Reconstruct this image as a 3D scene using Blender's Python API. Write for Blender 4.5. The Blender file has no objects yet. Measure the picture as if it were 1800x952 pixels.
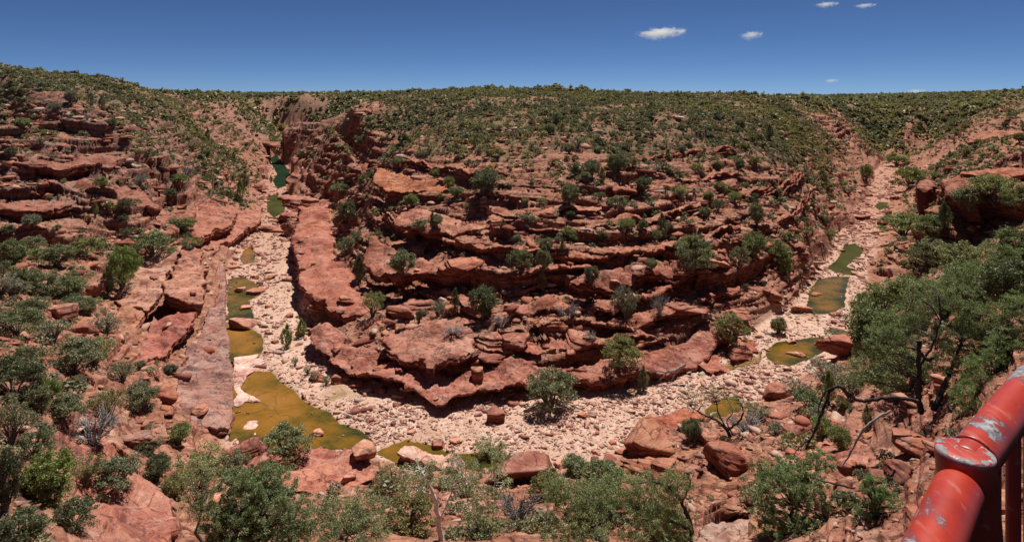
import bpy, math, random, time
import numpy as np
from mathutils import Vector
from mathutils.geometry import delaunay_2d_cdt
T0=time.time()
rng=np.random.default_rng(7); random.seed(7)
SC=bpy.context.scene; COL=SC.collection
H=36.0; F=1100.0; YH=172.0          # eye height above the river bed, focal length and horizon of the photograph in its pixels

# ------------------------------------------------------------------ noise helpers
def _hash(ix,iy,seed):
    n=(ix.astype(np.int64)*374761393+iy.astype(np.int64)*668265263+seed*974634777)&0x7fffffff
    n=((n^(n>>13))*1274126177)&0x7fffffff
    return ((n^(n>>16))&0xffffff)/float(0xffffff)
def vnoise(x,y,seed=0):
    x0=np.floor(x);y0=np.floor(y);fx=x-x0;fy=y-y0
    fx=fx*fx*fx*(fx*(fx*6-15)+10);fy=fy*fy*fy*(fy*(fy*6-15)+10)
    a=_hash(x0,y0,seed);b=_hash(x0+1,y0,seed);c=_hash(x0,y0+1,seed);d=_hash(x0+1,y0+1,seed)
    return (a+(b-a)*fx+(c-a)*fy+(a-b-c+d)*fx*fy)*2-1
def fbm(x,y,seed=0,octv=4,g=.5,l=2.03):
    s=0;a=1;t=0
    for i in range(octv):
        s=s+a*vnoise(x,y,seed+i*17);t+=a;a*=g;x=x*l+3.1;y=y*l+1.7
    return s/t
def voro(x,y,seed=0):
    """distance to the nearest and second nearest cell point and the cell's random number"""
    ix=np.floor(x);iy=np.floor(y);f1=np.full(x.shape,9.);f2=np.full(x.shape,9.);idv=np.zeros(x.shape)
    for dx in(-1,0,1):
        for dy in(-1,0,1):
            cx=ix+dx;cy=iy+dy
            px=cx+.1+.8*_hash(cx,cy,seed);py=cy+.1+.8*_hash(cx,cy,seed+5)
            d=np.hypot(px-x,py-y);r=_hash(cx,cy,seed+9)
            m=d<f1;f2=np.where(m,f1,np.minimum(f2,d));idv=np.where(m,r,idv);f1=np.where(m,d,f1)
    return f1,f2,idv
def sstep(a,b,x):
    t=np.clip((x-a)/(b-a),0,1);return t*t*(3-2*t)
def depth(py,z): return (H-z)*F/(py-YH)
def U(px): return (px-900.)/F

# ------------------------------------------------------------------ terrain: surveyed points (column, row, height, rock terracing, shrub cover)
CP=[]
def P(px,py,z,t=.6,v=.4): CP.append((U(px),depth(py,z),z,t,v))
def D(px,d,z,t=.2,v=.9): CP.append((U(px),d,z,t,v))
# river bed, left arm, middle, right arm
for a in [(478,270),(490,275),(505,290),(470,300),(500,330),(462,345),(490,350),(445,380),(480,385),(515,385),(425,430),(470,430),(512,430),(400,480),(460,490),(522,490),
          (397,560),(460,560),(535,560),(397,620),(480,640),(560,620),(405,700),(500,700),(600,665),(405,765),(480,785),(560,785),(600,720),(660,795),(700,720),(760,805),(770,735),(860,805),(860,730),
          (930,800),(950,720),(1000,760),(1080,770),(1040,700),(1120,700),(1160,690),(1200,665),(1240,690),(1280,650),(1300,680),(1330,600),(1380,640),(1400,650),(1390,560),(1460,610),(1430,520),(1490,560),
          (1450,470),(1505,500),(1490,420),(1525,450),(1510,370),(1550,400),(1535,330),(1580,340),(1560,295),(1590,300)]:
    P(a[0],a[1],0,0,.03)
for a in [(1568,276,.3),(1566,266,1.2),(1540,272,1.5),(1600,272,1.5),(492,262,.8),(496,250,2.5)]: P(*a,.2,.7)
# centre spur
for px,l in {
 700:[(655,.3),(600,3),(540,4.5),(490,5.5),(440,9.5),(400,11.5),(340,15.5),(300,19),(260,23),(220,27)],
 800:[(690,.2),(650,2.0),(600,3.8),(550,5.2),(500,6.5),(455,10.5),(410,13),(370,15.5),(330,18.5),(290,21.7),(250,25.5),(215,29)],
 900:[(680,.3),(650,2),(600,4),(560,6),(505,8),(460,11),(420,13.5),(380,16),(340,18.7),(300,21.7),(260,25),(220,29)],
 1000:[(660,.4),(630,2),(590,4.2),(540,6.4),(490,8.8),(440,12),(400,14.5),(360,17),(320,20),(280,23.2),(240,27),(205,31)],
 1100:[(640,.4),(615,2),(580,4.5),(520,7),(460,10.5),(400,14),(340,18),(300,21),(260,24.5),(220,29),(195,32)],
 1200:[(620,.4),(590,2.5),(540,4.8),(480,8),(420,11.5),(360,15),(300,20),(250,25),(215,29.5),(190,33)],
 1300:[(560,1.5),(510,4.2),(450,8),(400,11),(340,15),(280,20.5),(240,25),(210,29),(190,32)],
 1400:[(500,1.5),(470,4),(430,6.5),(380,10),(320,14.5),(270,19),(235,23),(215,26),(200,28.5),(190,30)]}.items():
    for py,z in l:
        P(px,py,z,1.0 if py>390 else (.75 if py>290 else .35), .12 if py>560 else (.2 if py>420 else (.34 if py>330 else (.55 if py>270 else .95))))
for px,d,z in [(600,244,29),(700,214,30),(700,300,33.3),(700,520,37),(760,420,37.4),(800,200,32),(800,280,36),(800,380,38.3),(900,195,33.2),(900,260,36.8),(900,350,39),(900,440,40),(1000,220,34.4),(1000,300,37.2),(1000,380,39.5),(1100,300,36.2),(1100,370,37.4),(1200,270,35.4),(1200,400,34.5),(1250,600,34),
               (800,600,38),(900,650,38.5),(1000,600,37.5),(1100,600,36),(1100,900,37)]: D(px,d,z,.1,1.)
# left flank of the spur and its low tongue of rock
for a in [(560,260,14,.8,.25),(540,300,7,.8,.2),(560,340,5,.8,.2),(560,380,4.3,.4,.1),(555,440,4.0,.3,.05),(590,500,4.0,.3,.05),(620,555,3.7,.3,.05),(630,600,2.7,.5,.1),(615,370,4.2,.5,.7),(632,420,4.3,.5,.6),(640,470,4.5,.5,.4),
          (665,420,8.8,1,.2),(660,380,10.5,1,.3),(650,300,17,1,.3),(620,250,22,.9,.3),(600,215,27,.8,.3),(560,220,24,1,.2),(520,200,27,1,.2),(520,240,14,1,.3),(525,330,4.5,.8,.1),(527,380,3.6,.8,.1),(536,450,3.2,.5,.1),(555,520,3,.5,.1)]: P(*a)
# far left canyon and left slope
for a in [(500,235,5,.9,.3),(470,245,9,.9,.4),(455,290,6,.8,.5),(430,330,4,.8,.5),(420,385,3,.8,.2),(400,340,6,.7,.8),(400,280,11,.7,.85),(420,240,16,.8,.7),(430,200,26,.9,.5),(350,210,26,.7,.6),(350,260,18.5,.7,.8),(350,330,11,.8,.6),(350,385,7.5,.8,.3),
          (300,240,23.5,.8,.6),(300,300,18,.9,.6),(300,345,12,1,.3),(300,395,8.5,.8,.5),(200,240,27,.8,.6),(220,300,20.5,.9,.5),(220,350,14,1,.2),(200,400,11,.9,.5),(200,430,9.5,.6,.8),
          (100,230,28.5,.9,.5),(100,280,23,1,.3),(100,340,17,1,.1),(100,385,13.5,1,.2),(60,420,11.7,.6,.7),(0,230,28,.9,.5),(0,290,22.5,1,.2),(0,340,18,1,.1),(0,390,14,1,.2),
          (400,430,1.5,.5,.2),(375,430,3.8,.6,.1)]: P(*a)
for a in [(0,141,35.2,.8,.5),(100,153,35,.8,.5),(200,176,32.2,.8,.6),(0,160,40.9,.3,.9),(100,172,38.9,.3,.9),(200,190,36.0,.3,.9),(300,230,33.6,.4,.9),(250,210,34.8,.4,.9),(0,220,43,.1,1),(100,260,41.5,.1,1),(200,320,38.6,.1,1),(300,290,34.6,.2,.9),(330,330,34.5,.7,.6),(390,420,33,.8,.6),(430,520,32.5,.8,.7),
          (520,560,31.5,.9,.6),(480,660,35,.4,1),(560,640,35.5,.4,1),(440,700,36.6,.2,.9),(350,600,38,.2,1),(300,500,37,.1,1),(600,420,36,.2,.9),(620,700,39.6,.1,1),(500,900,40.5,.1,1),(400,900,41,.1,1),(-200,160,45,.3,.9),(-200,110,20,.9,.3)]: D(*a)
# left foreground
for a in [(0,460,11.5,.5,.7),(50,500,10.3,.5,.7),(150,480,8.6,.5,.7),(150,540,7.6,.5,.6),(0,560,12.6,.4,.7),(50,620,11.8,.4,.6),(150,620,8,.4,.5),(0,700,15,.4,.6),(100,700,11.5,.4,.5),(50,800,14.5,.4,.5),(50,900,15,.3,.3),
          (150,900,12.3,.3,.15),(200,800,8,.3,.2),(250,740,4.6,.5,.2),(230,690,4.6,.4,.3),(250,650,3.6,.4,.2),(300,440,6,.5,.3),(230,540,4.5,.4,.3),(300,560,2.0,.4,.1),(340,500,3.6,.4,.05),(372,480,2.2,.4,.05),(370,560,.9,.3,0),(330,620,1.6,.3,0),(360,660,.9,.2,0),(310,680,2.2,.3,0),(380,750,.7,.3,0),(330,750,1.7,.5,0),
          (-200,700,19,.3,.5),(-200,500,18,.3,.5),(-200,400,20,.5,.5)]: P(*a)
# near bank
for a in [(350,810,2,.5,.2),(350,880,5.2,.4,.2),(300,945,8.6,.3,.1),(450,815,1,.4,.2),(450,880,4.2,.4,.5),(450,950,8.2,.3,.5),(600,815,.9,.3,.2),(600,870,3.8,.4,.5),(600,950,8.5,.3,.5),(700,825,1,.4,.3),(700,880,4.3,.4,.4),(700,950,8.6,.3,.3),(800,830,.8,.3,.1),(800,880,4,.4,.5),(800,950,8.8,.3,.5),
          (900,830,.8,.3,.1),(900,880,4.2,.4,.3),(900,950,9,.3,.5),(1000,840,1,.3,.2),(1000,900,5.2,.4,.5),(1000,950,8.6,.3,.6),(1100,800,.9,.6,.1),(1110,850,2.4,.4,.3),(1100,920,6.6,.4,.5),(1150,760,1,.4,.1),(1180,900,6.6,.5,.3),(1200,770,1.8,.4,.2),(1200,840,3.2,.5,.1),
          (1250,725,.7,.3,.1),(1260,870,6,.5,.1),(1300,780,4,.4,.2),(1300,920,9,.4,.05),(1350,720,1.7,.4,.3),(1400,680,1.2,.4,.3),(1400,760,5,.4,.3),(1400,880,9.7,.3,.3),(1480,640,2.8,.4,.5),(1500,740,8.2,.4,.4),(1500,850,11.5,.3,.4),(1600,620,11.3,.4,.8),(1600,760,13,.5,.1),(1600,700,12.5,.4,.2),
          (1700,800,18.2,.4,.0),(1540,600,5.6,.4,.8),(1560,520,4.6,.5,.8),(1600,500,7.2,.5,.8),(1560,460,1.8,.6,.5),(1620,440,4.6,.7,.6),(1700,520,16.8,.4,.5),(1780,450,20,.4,.5),(1780,560,20,.4,.6),(1700,450,14.2,.5,.5),(1760,415,17.5,.4,.6),
          (1750,900,22,.5,.1),(2000,600,26,.4,.5),(2000,450,24,.4,.5),(2000,330,24,.5,.5)]: P(*a)
# right arm, right slope, far right
for a in [(1450,405,2.2,.7,.3),(1450,340,6.5,.7,.5),(1470,300,9.5,.7,.6),(1500,340,2.5,.7,.4),(1450,262,13.5,.9,.4),(1520,262,8,.6,.7),(1480,240,15.5,.9,.3),(1480,216,22,1,.3),(1560,250,5,.5,.8),(1620,240,11,.6,.8),(1600,216,20,1,.3),(1480,198,26.5,.6,.6),(1600,196,27,.6,.7),(1500,186,29.8,.4,.8),
          (1610,320,3.5,.6,.8),(1610,370,2.5,.6,.8),(1650,290,10.5,.6,.8),(1700,260,15.5,.7,.8),(1780,240,19,.8,.7),(1700,215,23,.8,.7),(1780,200,27,.6,.8),(1700,190,29.5,.4,.9),
          (1640,325,16.6,.8,.5),(1740,322,17.5,.9,.4),(1800,320,18.5,.9,.4),(1700,300,19,.6,.7),(1640,400,7,.7,.5),(1720,405,9,.7,.5),(2000,260,24,.6,.7)]: P(*a)
for a in [(1450,550,33.2,.3,.9),(1600,600,34,.3,.9),(1780,600,36,.3,.9),(1300,800,35.8,.1,1),(1450,1100,38.5,.1,1),(1600,1400,43.6,.05,1),(1800,1500,52,.05,1),(2000,1500,54,.05,1),(1350,1200,37.5,.05,1),(1200,1500,35,.05,1),(1000,1500,38,.05,1),(800,1500,39,.05,1),(600,1500,44,.05,1),(400,1500,44,.05,1),(200,1500,44,.05,1),(0,1500,44,.05,1),(-200,1200,45,.05,1),(2000,700,40,.1,1),
          (0,500,44,.1,1),(100,600,42,.1,1)]: D(*a)
for a in [(150,400,41.5,.1,1),(230,400,39.3,.1,1),(300,395,36.8,.2,1),(350,400,35,.3,.9),(60,400,44,.1,1),(640,420,36,.2,1),(668,330,34.5,.2,1),(700,250,32.3,.3,.8),(760,246,35.2,.2,.9),(760,320,36.8,.1,1)]: D(*a)
for px in (-200,200,600,1000,1400,1800,2100):
    D(px,3200,46 if px>1100 else 45,0,1); D(px,6000,50,0,1)
for px in (-200,0,200,450,700,900,1100,1300,1500,1700,1900,2100):
    k=max(0,(px-1300)/500.)
    D(px,22,15.5+4*min(k,1.2),.3,.2);D(px,12,24.4,.2,.1);D(px,6,29.9,.2,.1);D(px,3.2,33,.1,0);D(px,1.5,34.2,0,0)
CP=np.array(CP)
cu,cl=CP[:,0],np.log(CP[:,1])
def tps_fit(x,y,v,lam):
    n=len(x);r2=(x[:,None]-x)**2+(y[:,None]-y)**2
    K=.5*r2*np.log(r2+1e-12);K[np.arange(n),np.arange(n)]=lam
    Pm=np.stack([np.ones(n),x,y],1)
    A=np.zeros((n+3,n+3));A[:n,:n]=K;A[:n,n:]=Pm;A[n:,:n]=Pm.T
    return np.linalg.solve(A,np.concatenate([v,np.zeros(3)]))
W=tps_fit(cu,cl,CP[:,2],2e-4)
def tps_eval(x,y,w):
    out=np.empty(x.size);xf=x.ravel();yf=y.ravel()
    for i in range(0,xf.size,20000):
        a=xf[i:i+20000];b=yf[i:i+20000]
        r2=(a[:,None]-cu)**2+(b[:,None]-cl)**2
        out[i:i+20000]=(.5*r2*np.log(r2+1e-12))@w[:-3]+w[-3]+w[-2]*a+w[-1]*b
    return out.reshape(x.shape)
# coarse table in (u, log d)
UMAX=1.12; LU=np.linspace(-UMAX,UMAX,330); LL=np.linspace(math.log(1.5),math.log(6000),420)
gu,gl=np.meshgrid(LU,LL,indexing='ij')
TZ=tps_eval(gu,gl,W)
def idw(vals):
    out=np.empty(gu.size);a=gu.ravel();b=gl.ravel()
    for i in range(0,a.size,20000):
        r2=(a[i:i+20000,None]-cu)**2+(b[i:i+20000,None]-cl)**2
        w=1/(r2+2e-4)**2;out[i:i+20000]=(w@vals)/w.sum(1)
    return out.reshape(gu.shape)
TT=idw(CP[:,3]);TV=idw(CP[:,4])
TV=np.clip(TV*1.12+.03*(TV>.08),0,1)
TV=np.maximum(TV,.86*sstep(math.log(520),math.log(620),gl))
def table(tab,u,l):
    x=np.clip((u-LU[0])/(LU[1]-LU[0]),0,len(LU)-1.001);y=np.clip((l-LL[0])/(LL[1]-LL[0]),0,len(LL)-1.001)
    i=x.astype(int);j=y.astype(int);fx=x-i;fy=y-j
    return tab[i,j]*(1-fx)*(1-fy)+tab[i+1,j]*fx*(1-fy)+tab[i,j+1]*(1-fx)*fy+tab[i+1,j+1]*fx*fy

# ------------------------------------------------------------------ outlines in plan
def poly_world(pts,z=0):
    a=np.array([(U(p[0])*depth(p[1],z if len(p)<3 else p[2]),depth(p[1],z if len(p)<3 else p[2])) for p in pts]);return a
def pip_sd(x,y,poly):
    """signed distance to a polygon (negative inside)"""
    xs,ys=x.ravel(),y.ravel();best=np.full(xs.shape,1e9);ins=np.zeros(xs.shape,bool);n=len(poly)
    for k in range(n):
        ax,ay=poly[k];bx,by=poly[(k+1)%n];dx,dy=bx-ax,by-ay
        t=np.clip(((xs-ax)*dx+(ys-ay)*dy)/(dx*dx+dy*dy+1e-12),0,1)
        best=np.minimum(best,(xs-ax-t*dx)**2+(ys-ay-t*dy)**2)
        c=((ay>ys)!=(by>ys));ins^=c&(xs<(bx-ax)*(ys-ay)/(by-ay+1e-12)+ax)
    return np.where(ins,-1,1).reshape(x.shape)*np.sqrt(best).reshape(x.shape)
RIVER=[(478,268),(508,290),(512,330),(520,360),(512,400),(516,440),(528,500),(540,560),(562,615),(610,648),(690,672),(770,705),(850,700),(930,678),(1020,668),(1110,650),(1200,625),(1262,598),(1335,575),(1392,535),(1425,480),(1452,435),(1492,385),(1520,335),(1545,285),(1576,282),(1582,330),(1554,400),(1530,450),(1515,505),(1505,565),(1475,625),(1400,660),(1330,705),(1240,712),(1160,745),(1090,785),(1030,815),(940,826),(860,822),(760,815),(655,800),(560,794),(470,795),(405,785),(402,700),(397,620),(395,560),(396,490),(415,440),(432,400),(452,350),(468,300)]
RIVW=poly_world(RIVER)
POOLS=[ # outline in the photograph, at water level
 [(420,790),(409,765),(408,700),(415,690),(425,655),(455,650),(480,652),(500,672),(520,685),(540,705),(560,715),(585,725),(600,742),(640,755),(668,782),(650,793),(560,793),(470,794)],
 [(394,600),(398,578),(440,575),(460,585),(468,600),(463,622),(440,628),(410,632),(394,625)],
 [(397,500),(400,488),(430,486),(448,495),(466,512),(455,522),(440,528),(446,545),(450,562),(425,560),(400,562),(396,540)],
 [(425,442),(440,430),(452,445),(448,462),(428,466),(418,455)],
 [(468,345),(490,340),(503,352),(502,372),(480,385),(468,370)],
 [(474,278),(486,270),(497,285),(509,300),(512,318),(500,328),(486,333),(478,318),(486,306),(478,292)],
 [(655,795),(680,782),(715,770),(760,780),(800,795),(860,790),(905,798),(915,810),(900,830),(860,838),(800,822),(740,812),(690,815)],
 [(1341,615),(1360,601),(1400,595),(1445,590),(1462,600),(1455,618),(1425,632),(1390,645),(1360,640),(1345,630)],
 [(1415,540),(1420,512),(1435,490),(1465,485),(1495,486),(1490,510),(1488,540),(1465,552),(1435,553)],
 [(1452,470),(1470,455),(1482,430),(1505,427),(1522,440),(1510,455),(1490,468),(1510,475),(1500,485),(1470,482)],
 [(1235,722),(1255,700),(1290,695),(1310,710),(1300,732),(1265,745),(1240,738)],
 [(1535,362),(1545,354),(1560,356),(1562,366),(1545,370)],
]

SLABS=[ # name, label, outline (column, row, height), thickness, undercut, tint
 ('rock_slab','big flat reddish slab with cracked weathered top at the nose of the central spur',[(675,582,4.7),(674,597,4.5),(703,615,4.2),(704,624,4.1),(735,631,4),(759,640,3.9),(809,637,3.9),(826,624,4),(841,613,4.1),(832,594,4.3),(824,581,4.6),(815,571,4.8),(785,568,4.9),(750,573,4.8),(709,568,4.9),(694,573,4.8)],1.5,1.0,(1,.86,.84)),
 ('rock_ledge','long overhanging red ledge with a pointed beak above the dry river bed',[(545,580,2.3),(556,606,2),(575,627,1.9),(600,640,1.9),(640,656,1.9),(690,668,1.9),(720,676,1.9),(745,684,1.8),(765,702,1.7),(785,704,1.7),(803,692,1.8),(840,685,1.8),(880,680,1.9),(930,668,2),(960,664,2),(1005,655,2.1),(1010,640,2.3),(905,640,2.4),(850,645,2.4),(805,655,2.3),(760,647,2.4),(700,628,2.6),(650,605,2.8),(600,580,3),(560,565,2.8)],.85,1.1,(1.05,.84,.84)),
 ('rock_ledge','long layered red ledge right of the beak, leaning down towards the right arm',[(1000,676,1.6),(1080,662,1.6),(1140,652,1.6),(1190,644,1.6),(1225,632,1.6),(1250,611,1.7),(1265,597,1.8),(1300,580,2),(1300,560,2.4),(1240,568,3),(1200,588,3),(1130,608,3),(1060,624,2.8),(1010,636,2.6),(985,655,2.2)],1.4,.9,(1,.8,.8)),
 ('rock_slab','long smooth red tongue of rock running back between gully and left arm',[(530,352,4.3),(520,399,4.1),(513,424,4),(526,462,4),(526,495,3.9),(543,512,3.9),(552,530,3.8),(604,553,3.8),(637,550,3.9),(668,538,4.2),(655,520,4.2),(640,505,4.2),(612,470,4.2),(592,441,4.2),(585,399,4.3),(580,352,4.4)],1.9,.9,(1.05,.8,.76)),
 ('rock_slab','large pale brown slab with a grey lower edge, left of the long crack',[(256,448,7.1),(313,436,7.2),(309,455,6.9),(294,483,6.6),(283,508,6.3),(261,540,5.9),(211,534,5.9),(200,522,6),(225,490,6.4),(240,465,6.8)],1.4,.3,(1.15,1.12,1.1)),
 ('rock_slab','large pale brown slab with a dark shaded end, right of the long crack',[(318,441,6.9),(354,445,6.6),(361,476,6.3),(354,523,5.7),(321,526,5.7),(290,518,5.8),(288,506,5.9),(300,483,6.3),(313,455,6.7)],2.3,.8,(1.15,1.05,1.0)),
 ('rock_slab','small yellowish brown slab stepping down below the pale slabs',[(211,538,5.1),(260,543,5.1),(246,564,4.9),(228,584,4.7),(198,578,4.8),(203,551,5)],1.6,.4,(1.2,1.1,.95)),
 ('rock_slab','tilted dark red slab overhanging a black gap, below the pale slabs',[(266,562,4.4),(332,543,4.0),(347,552,3.8),(332,581,3.6),(304,604,3.6),(299,619,3.5),(242,647,3.7),(223,666,3.7),(199,676,3.8),(190,666,4),(209,647,4),(237,619,4.2),(247,590,4.4)],1.3,.9,(1,.72,.74)),
 ('rock_slab','smooth purplish grey sloping shelf that drops sheer into the brown pool',[(388,452,1.7),(397,480,1.3),(395,560,1.15),(407,640,1.0),(409,700,.95),(404,750,.85),(385,762,.9),(340,745,1.4),(296,690,1.9),(312,640,1.9),(350,590,1.7),(375,520,1.7),(380,480,1.8)],1.5,.1,(.92,.95,1.05)),
 ('rock_ledge','bulging red ledge with a deep shadow beneath, on the bank of the left arm',[(309,390,8.4),(340,369,8.2),(378,358,7.6),(414,367,6.6),(408,394,5.8),(370,409,6.2),(349,419,6.6),(325,408,7.4)],2.6,1.2,(1,.8,.76)),
 ('rock_ledge','layered lower ledge below the bulging one, reaching the river bed stones',[(415,373,3.8),(460,366,3),(458,388,2.7),(440,397,2.7),(402,427,2.8),(365,442,3.4),(350,434,3.8),(380,412,3.8),(410,398,3.6)],1.9,.8,(1.05,.84,.82)),
 ('rock_outcrop','big dark overhanging outcrop with layered red top on the right slope',[(1655,322,16.6),(1690,306,17),(1760,303,17.4),(1870,308,18),(1870,356,17.4),(1800,352,17),(1742,339,16.8),(1722,345,16.4),(1695,340,16.4),(1668,334,16.4)],5.2,2.4,(.85,.66,.62)),
 ('rock_pillar','rounded dark red pillar of rock at the left end of the overhanging outcrop',[(1611,322,14.6),(1622,314,14.8),(1638,315,14.8),(1645,326,14.5),(1630,336,14.2),(1614,334,14.2)],8.5,.8,(.8,.62,.58)),
 ('rock_slab','pale grey crusted rock shelf lying in the large brown pool',[(411,626,.12),(440,620,.12),(458,618,.12),(466,628,.1),(468,638,.08),(452,648,.05),(436,658,.04),(428,672,.02),(420,680,.0),(432,690,.0),(446,696,.0),(461,704,-.02),(444,706,0),(430,704,0),(419,714,0),(411,709,.05)],.5,0,(1.75,2.1,2.35)),
 ('rock_slab','pale flat rock island near the lower shore of the brown pool',[(426,750,.03),(436,738,.05),(456,735,.05),(462,745,.05),(458,751,.03),(467,757,.02),(455,765,.02),(437,764,.02)],.4,0,(1.8,2.0,2.2)),
 ('rock_slab','whitish grey slab on the near shore beside the narrow green pool',[(703,790,.5),(725,783,.5),(745,782,.55),(775,795,.5),(815,808,.4),(822,822,.4),(790,826,.6),(755,824,.8),(715,815,.9),(698,806,.8)],.9,.1,(1.6,1.8,1.9)),
 ('rock_slab','flat grey slab of rock on the near slope at the bottom edge',[(1232,906,8.7),(1270,890,8.5),(1320,890,8.7),(1350,904,9.2),(1335,935,9.9),(1300,965,10.5),(1215,965,10),(1220,930,9.3)],1.3,.2,(1.1,1.3,1.35)),
 ('rock_slab','broad red slab leading down from the near slope to the dark tree shade',[(1395,790,6.6),(1450,770,7.4),(1490,765,8),(1530,770,9.4),(1560,800,11),(1530,830,11.2),(1480,835,10),(1420,825,8.2)],1.2,.3,(1.1,.9,.85)),
 ('rock_rib','long narrow pinkish rib of rock slanting down the left foreground slope',[(-10,572,13.3),(70,606,11.2),(130,640,9.4),(165,664,8.4),(158,676,8.3),(110,652,9.5),(60,624,11),(-10,592,13)],1.4,.2,(1.15,.95,.9)),
 ('rock_slab','smooth pink slab striped by runoff, filling the bottom left corner',[(120,800,10.6),(190,770,7.8),(235,800,7.2),(290,870,7.4),(320,965,9.2),(160,965,13),(110,880,13)],1.2,.1,(1.15,.98,.98)),
 ('rock_slab','rounded pink bank of rock along the lower shore of the brown pool',[(400,800,1.5),(430,790,1.1),(560,797,1),(650,803,1.1),(655,835,2.6),(600,860,4),(480,860,3.9),(410,840,3)],1.1,.1,(1.2,.95,.92)),
 ('rock_slab','flat red slab beyond the gravel below the small dark tree',[(1140,735,.7),(1180,724,.6),(1230,722,.6),(1250,732,.7),(1215,745,.9),(1190,752,1),(1150,750,.9)],.6,.2,(1.15,.8,.66)),
 ('rock_slab','sloping pink rock apron between the right end of the ledge and the gravel',[(1215,632,.8),(1260,600,1.1),(1300,585,1.3),(1330,590,1),(1325,625,.5),(1290,640,.4),(1250,650,.4)],.8,.1,(1.2,.9,.85)),
 ('rock_ledge','thick red bed overhanging a long black hollow across the middle of the spur',[(640,455,9.3),(655,468,8.9),(690,480,8.6),(740,478,8.8),(790,480,8.8),(840,476,9.2),(900,480,9.2),(920,462,10.4),(860,448,11),(790,446,11),(720,440,10.8),(670,425,10.8),(650,430,10.4)],1.6,1.5,(1.02,.82,.78)),
 ('rock_ledge','pale topped bed with a dark undercut higher on the spur, left of centre',[(690,395,13.6),(740,402,13.4),(800,408,13.3),(860,405,13.6),(905,398,14),(890,380,15.2),(820,378,15.2),(750,372,15),(700,375,15)],1.2,1.2,(1.15,1,.92)),
 ('rock_ledge','orange topped bed above the shrub band, near the dark gully of the spur',[(655,312,18.2),(680,330,17),(740,338,16.8),(800,345,17),(850,342,17.4),(840,322,19),(770,312,19.4),(700,298,19.6),(665,295,19.4)],1.3,1.3,(1.12,.86,.68)),
 ('rock_ledge','thick red bed with a dark hollow at the right shoulder of the spur',[(1000,500,9.0),(1050,506,8.4),(1110,500,8.4),(1160,482,9),(1230,470,9),(1280,460,8.8),(1275,440,10),(1200,450,10.4),(1100,470,10.2),(1030,480,10)],1.4,1.2,(1.02,.82,.78)),
]
SLABS+=[
 ('rock_ledge','middle bed of the dark overhanging outcrop, jutting furthest out over the hollow',[(1648,331,14.8),(1680,336,14.6),(1706,349,14.2),(1728,352,14.2),(1750,345,14.4),(1800,360,14.8),(1850,362,15),(1850,340,15.4),(1760,330,15.6),(1690,322,15.4),(1660,322,15)],1.7,1.1,(.95,.72,.66)),
 ('rock_ledge','thin orange top bed stepping back above the overhanging outcrop',[(1690,306,18.2),(1720,297,18.6),(1790,292,19),(1870,296,19.4),(1870,306,19),(1800,309,18.4),(1740,312,18.1)],1.2,.5,(1.05,.8,.68)),
 ('rock_ledge','red stepped bed under the shrubs at the middle of the left wall',[(120,330,17.6),(180,338,16.4),(232,352,14.8),(262,370,13.2),(278,358,14),(250,338,15.6),(200,322,17.2),(140,318,18)],2.8,1.6,(.85,.7,.68)),
 ('rock_ledge','dark jutting bed with a cave like hollow high on the left wall',[(60,288,22.4),(110,294,21.6),(165,290,21.2),(205,284,21.6),(215,272,22.4),(165,275,22.6),(110,278,23),(60,275,23.4)],3.2,2.2,(.8,.68,.66)),
 ('rock_ledge','long grey red bed low on the left wall, at the left edge',[(-30,368,15.6),(40,370,15.2),(100,364,15.2),(130,350,16.2),(80,350,16.4),(-30,354,16.6)],2.4,1.5,(.85,.7,.68)),
 ('rock_ledge','thick red bed with black hollow beneath the shrubs between left wall and bulging ledge',[(225,388,10.8),(280,394,9.6),(325,388,9),(345,374,9.2),(330,370,10),(290,376,10.4),(235,374,11.6)],3.0,1.9,(.9,.7,.66)),
 ('rock_ledge','orange red cliff bed above the left gully of the spur',[(560,262,14.5),(590,272,14),(618,282,14.4),(640,300,15),(650,280,17.6),(620,256,19),(580,244,18.4)],2.2,1.6,(1,.78,.68)),
 ('rock_ledge','red bed jutting over the shrubs on the far right slope',[(1700,248,18.2),(1740,252,17.6),(1800,250,17.8),(1830,240,19),(1780,228,20.8),(1720,232,20.4)],1.8,1.4,(1,.78,.7)),
]
def contour_bed(zc,x0,x1,th,uc,tint,lb,width=2.6,name='rock_ledge'):
    # a bed that sweeps around the spur along one height
    xs=np.linspace(x0,x1,max(8,int((x1-x0)/14)));fr=[];bk=[]
    for k_,x in enumerate(xs):
        ds=np.linspace(60,210,700);h=table(TZ,np.full(700,U(x)),np.log(ds));j=np.nonzero(h>zc-.35)[0]
        if not len(j): continue
        e=math.sin(math.pi*min(1,max(0,(k_+.5)/len(xs))))**.5
        d0=ds[j[0]]+.9*float(fbm(np.array([x/45.]),np.array([zc*3.]),900,3)[0])-.7;w_=width*(.35+.65*e)*(1+.5*float(fbm(np.array([x/60.]),np.array([zc*5.]),901,2)[0]))
        fr.append((x,YH+(H-zc)*F/d0,zc));bk.append((x,YH+(H-zc)*F/(d0+w_+.6),zc+.12))
    SLABS.append((name,lb,fr+bk[::-1],th,uc,tint))
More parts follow.
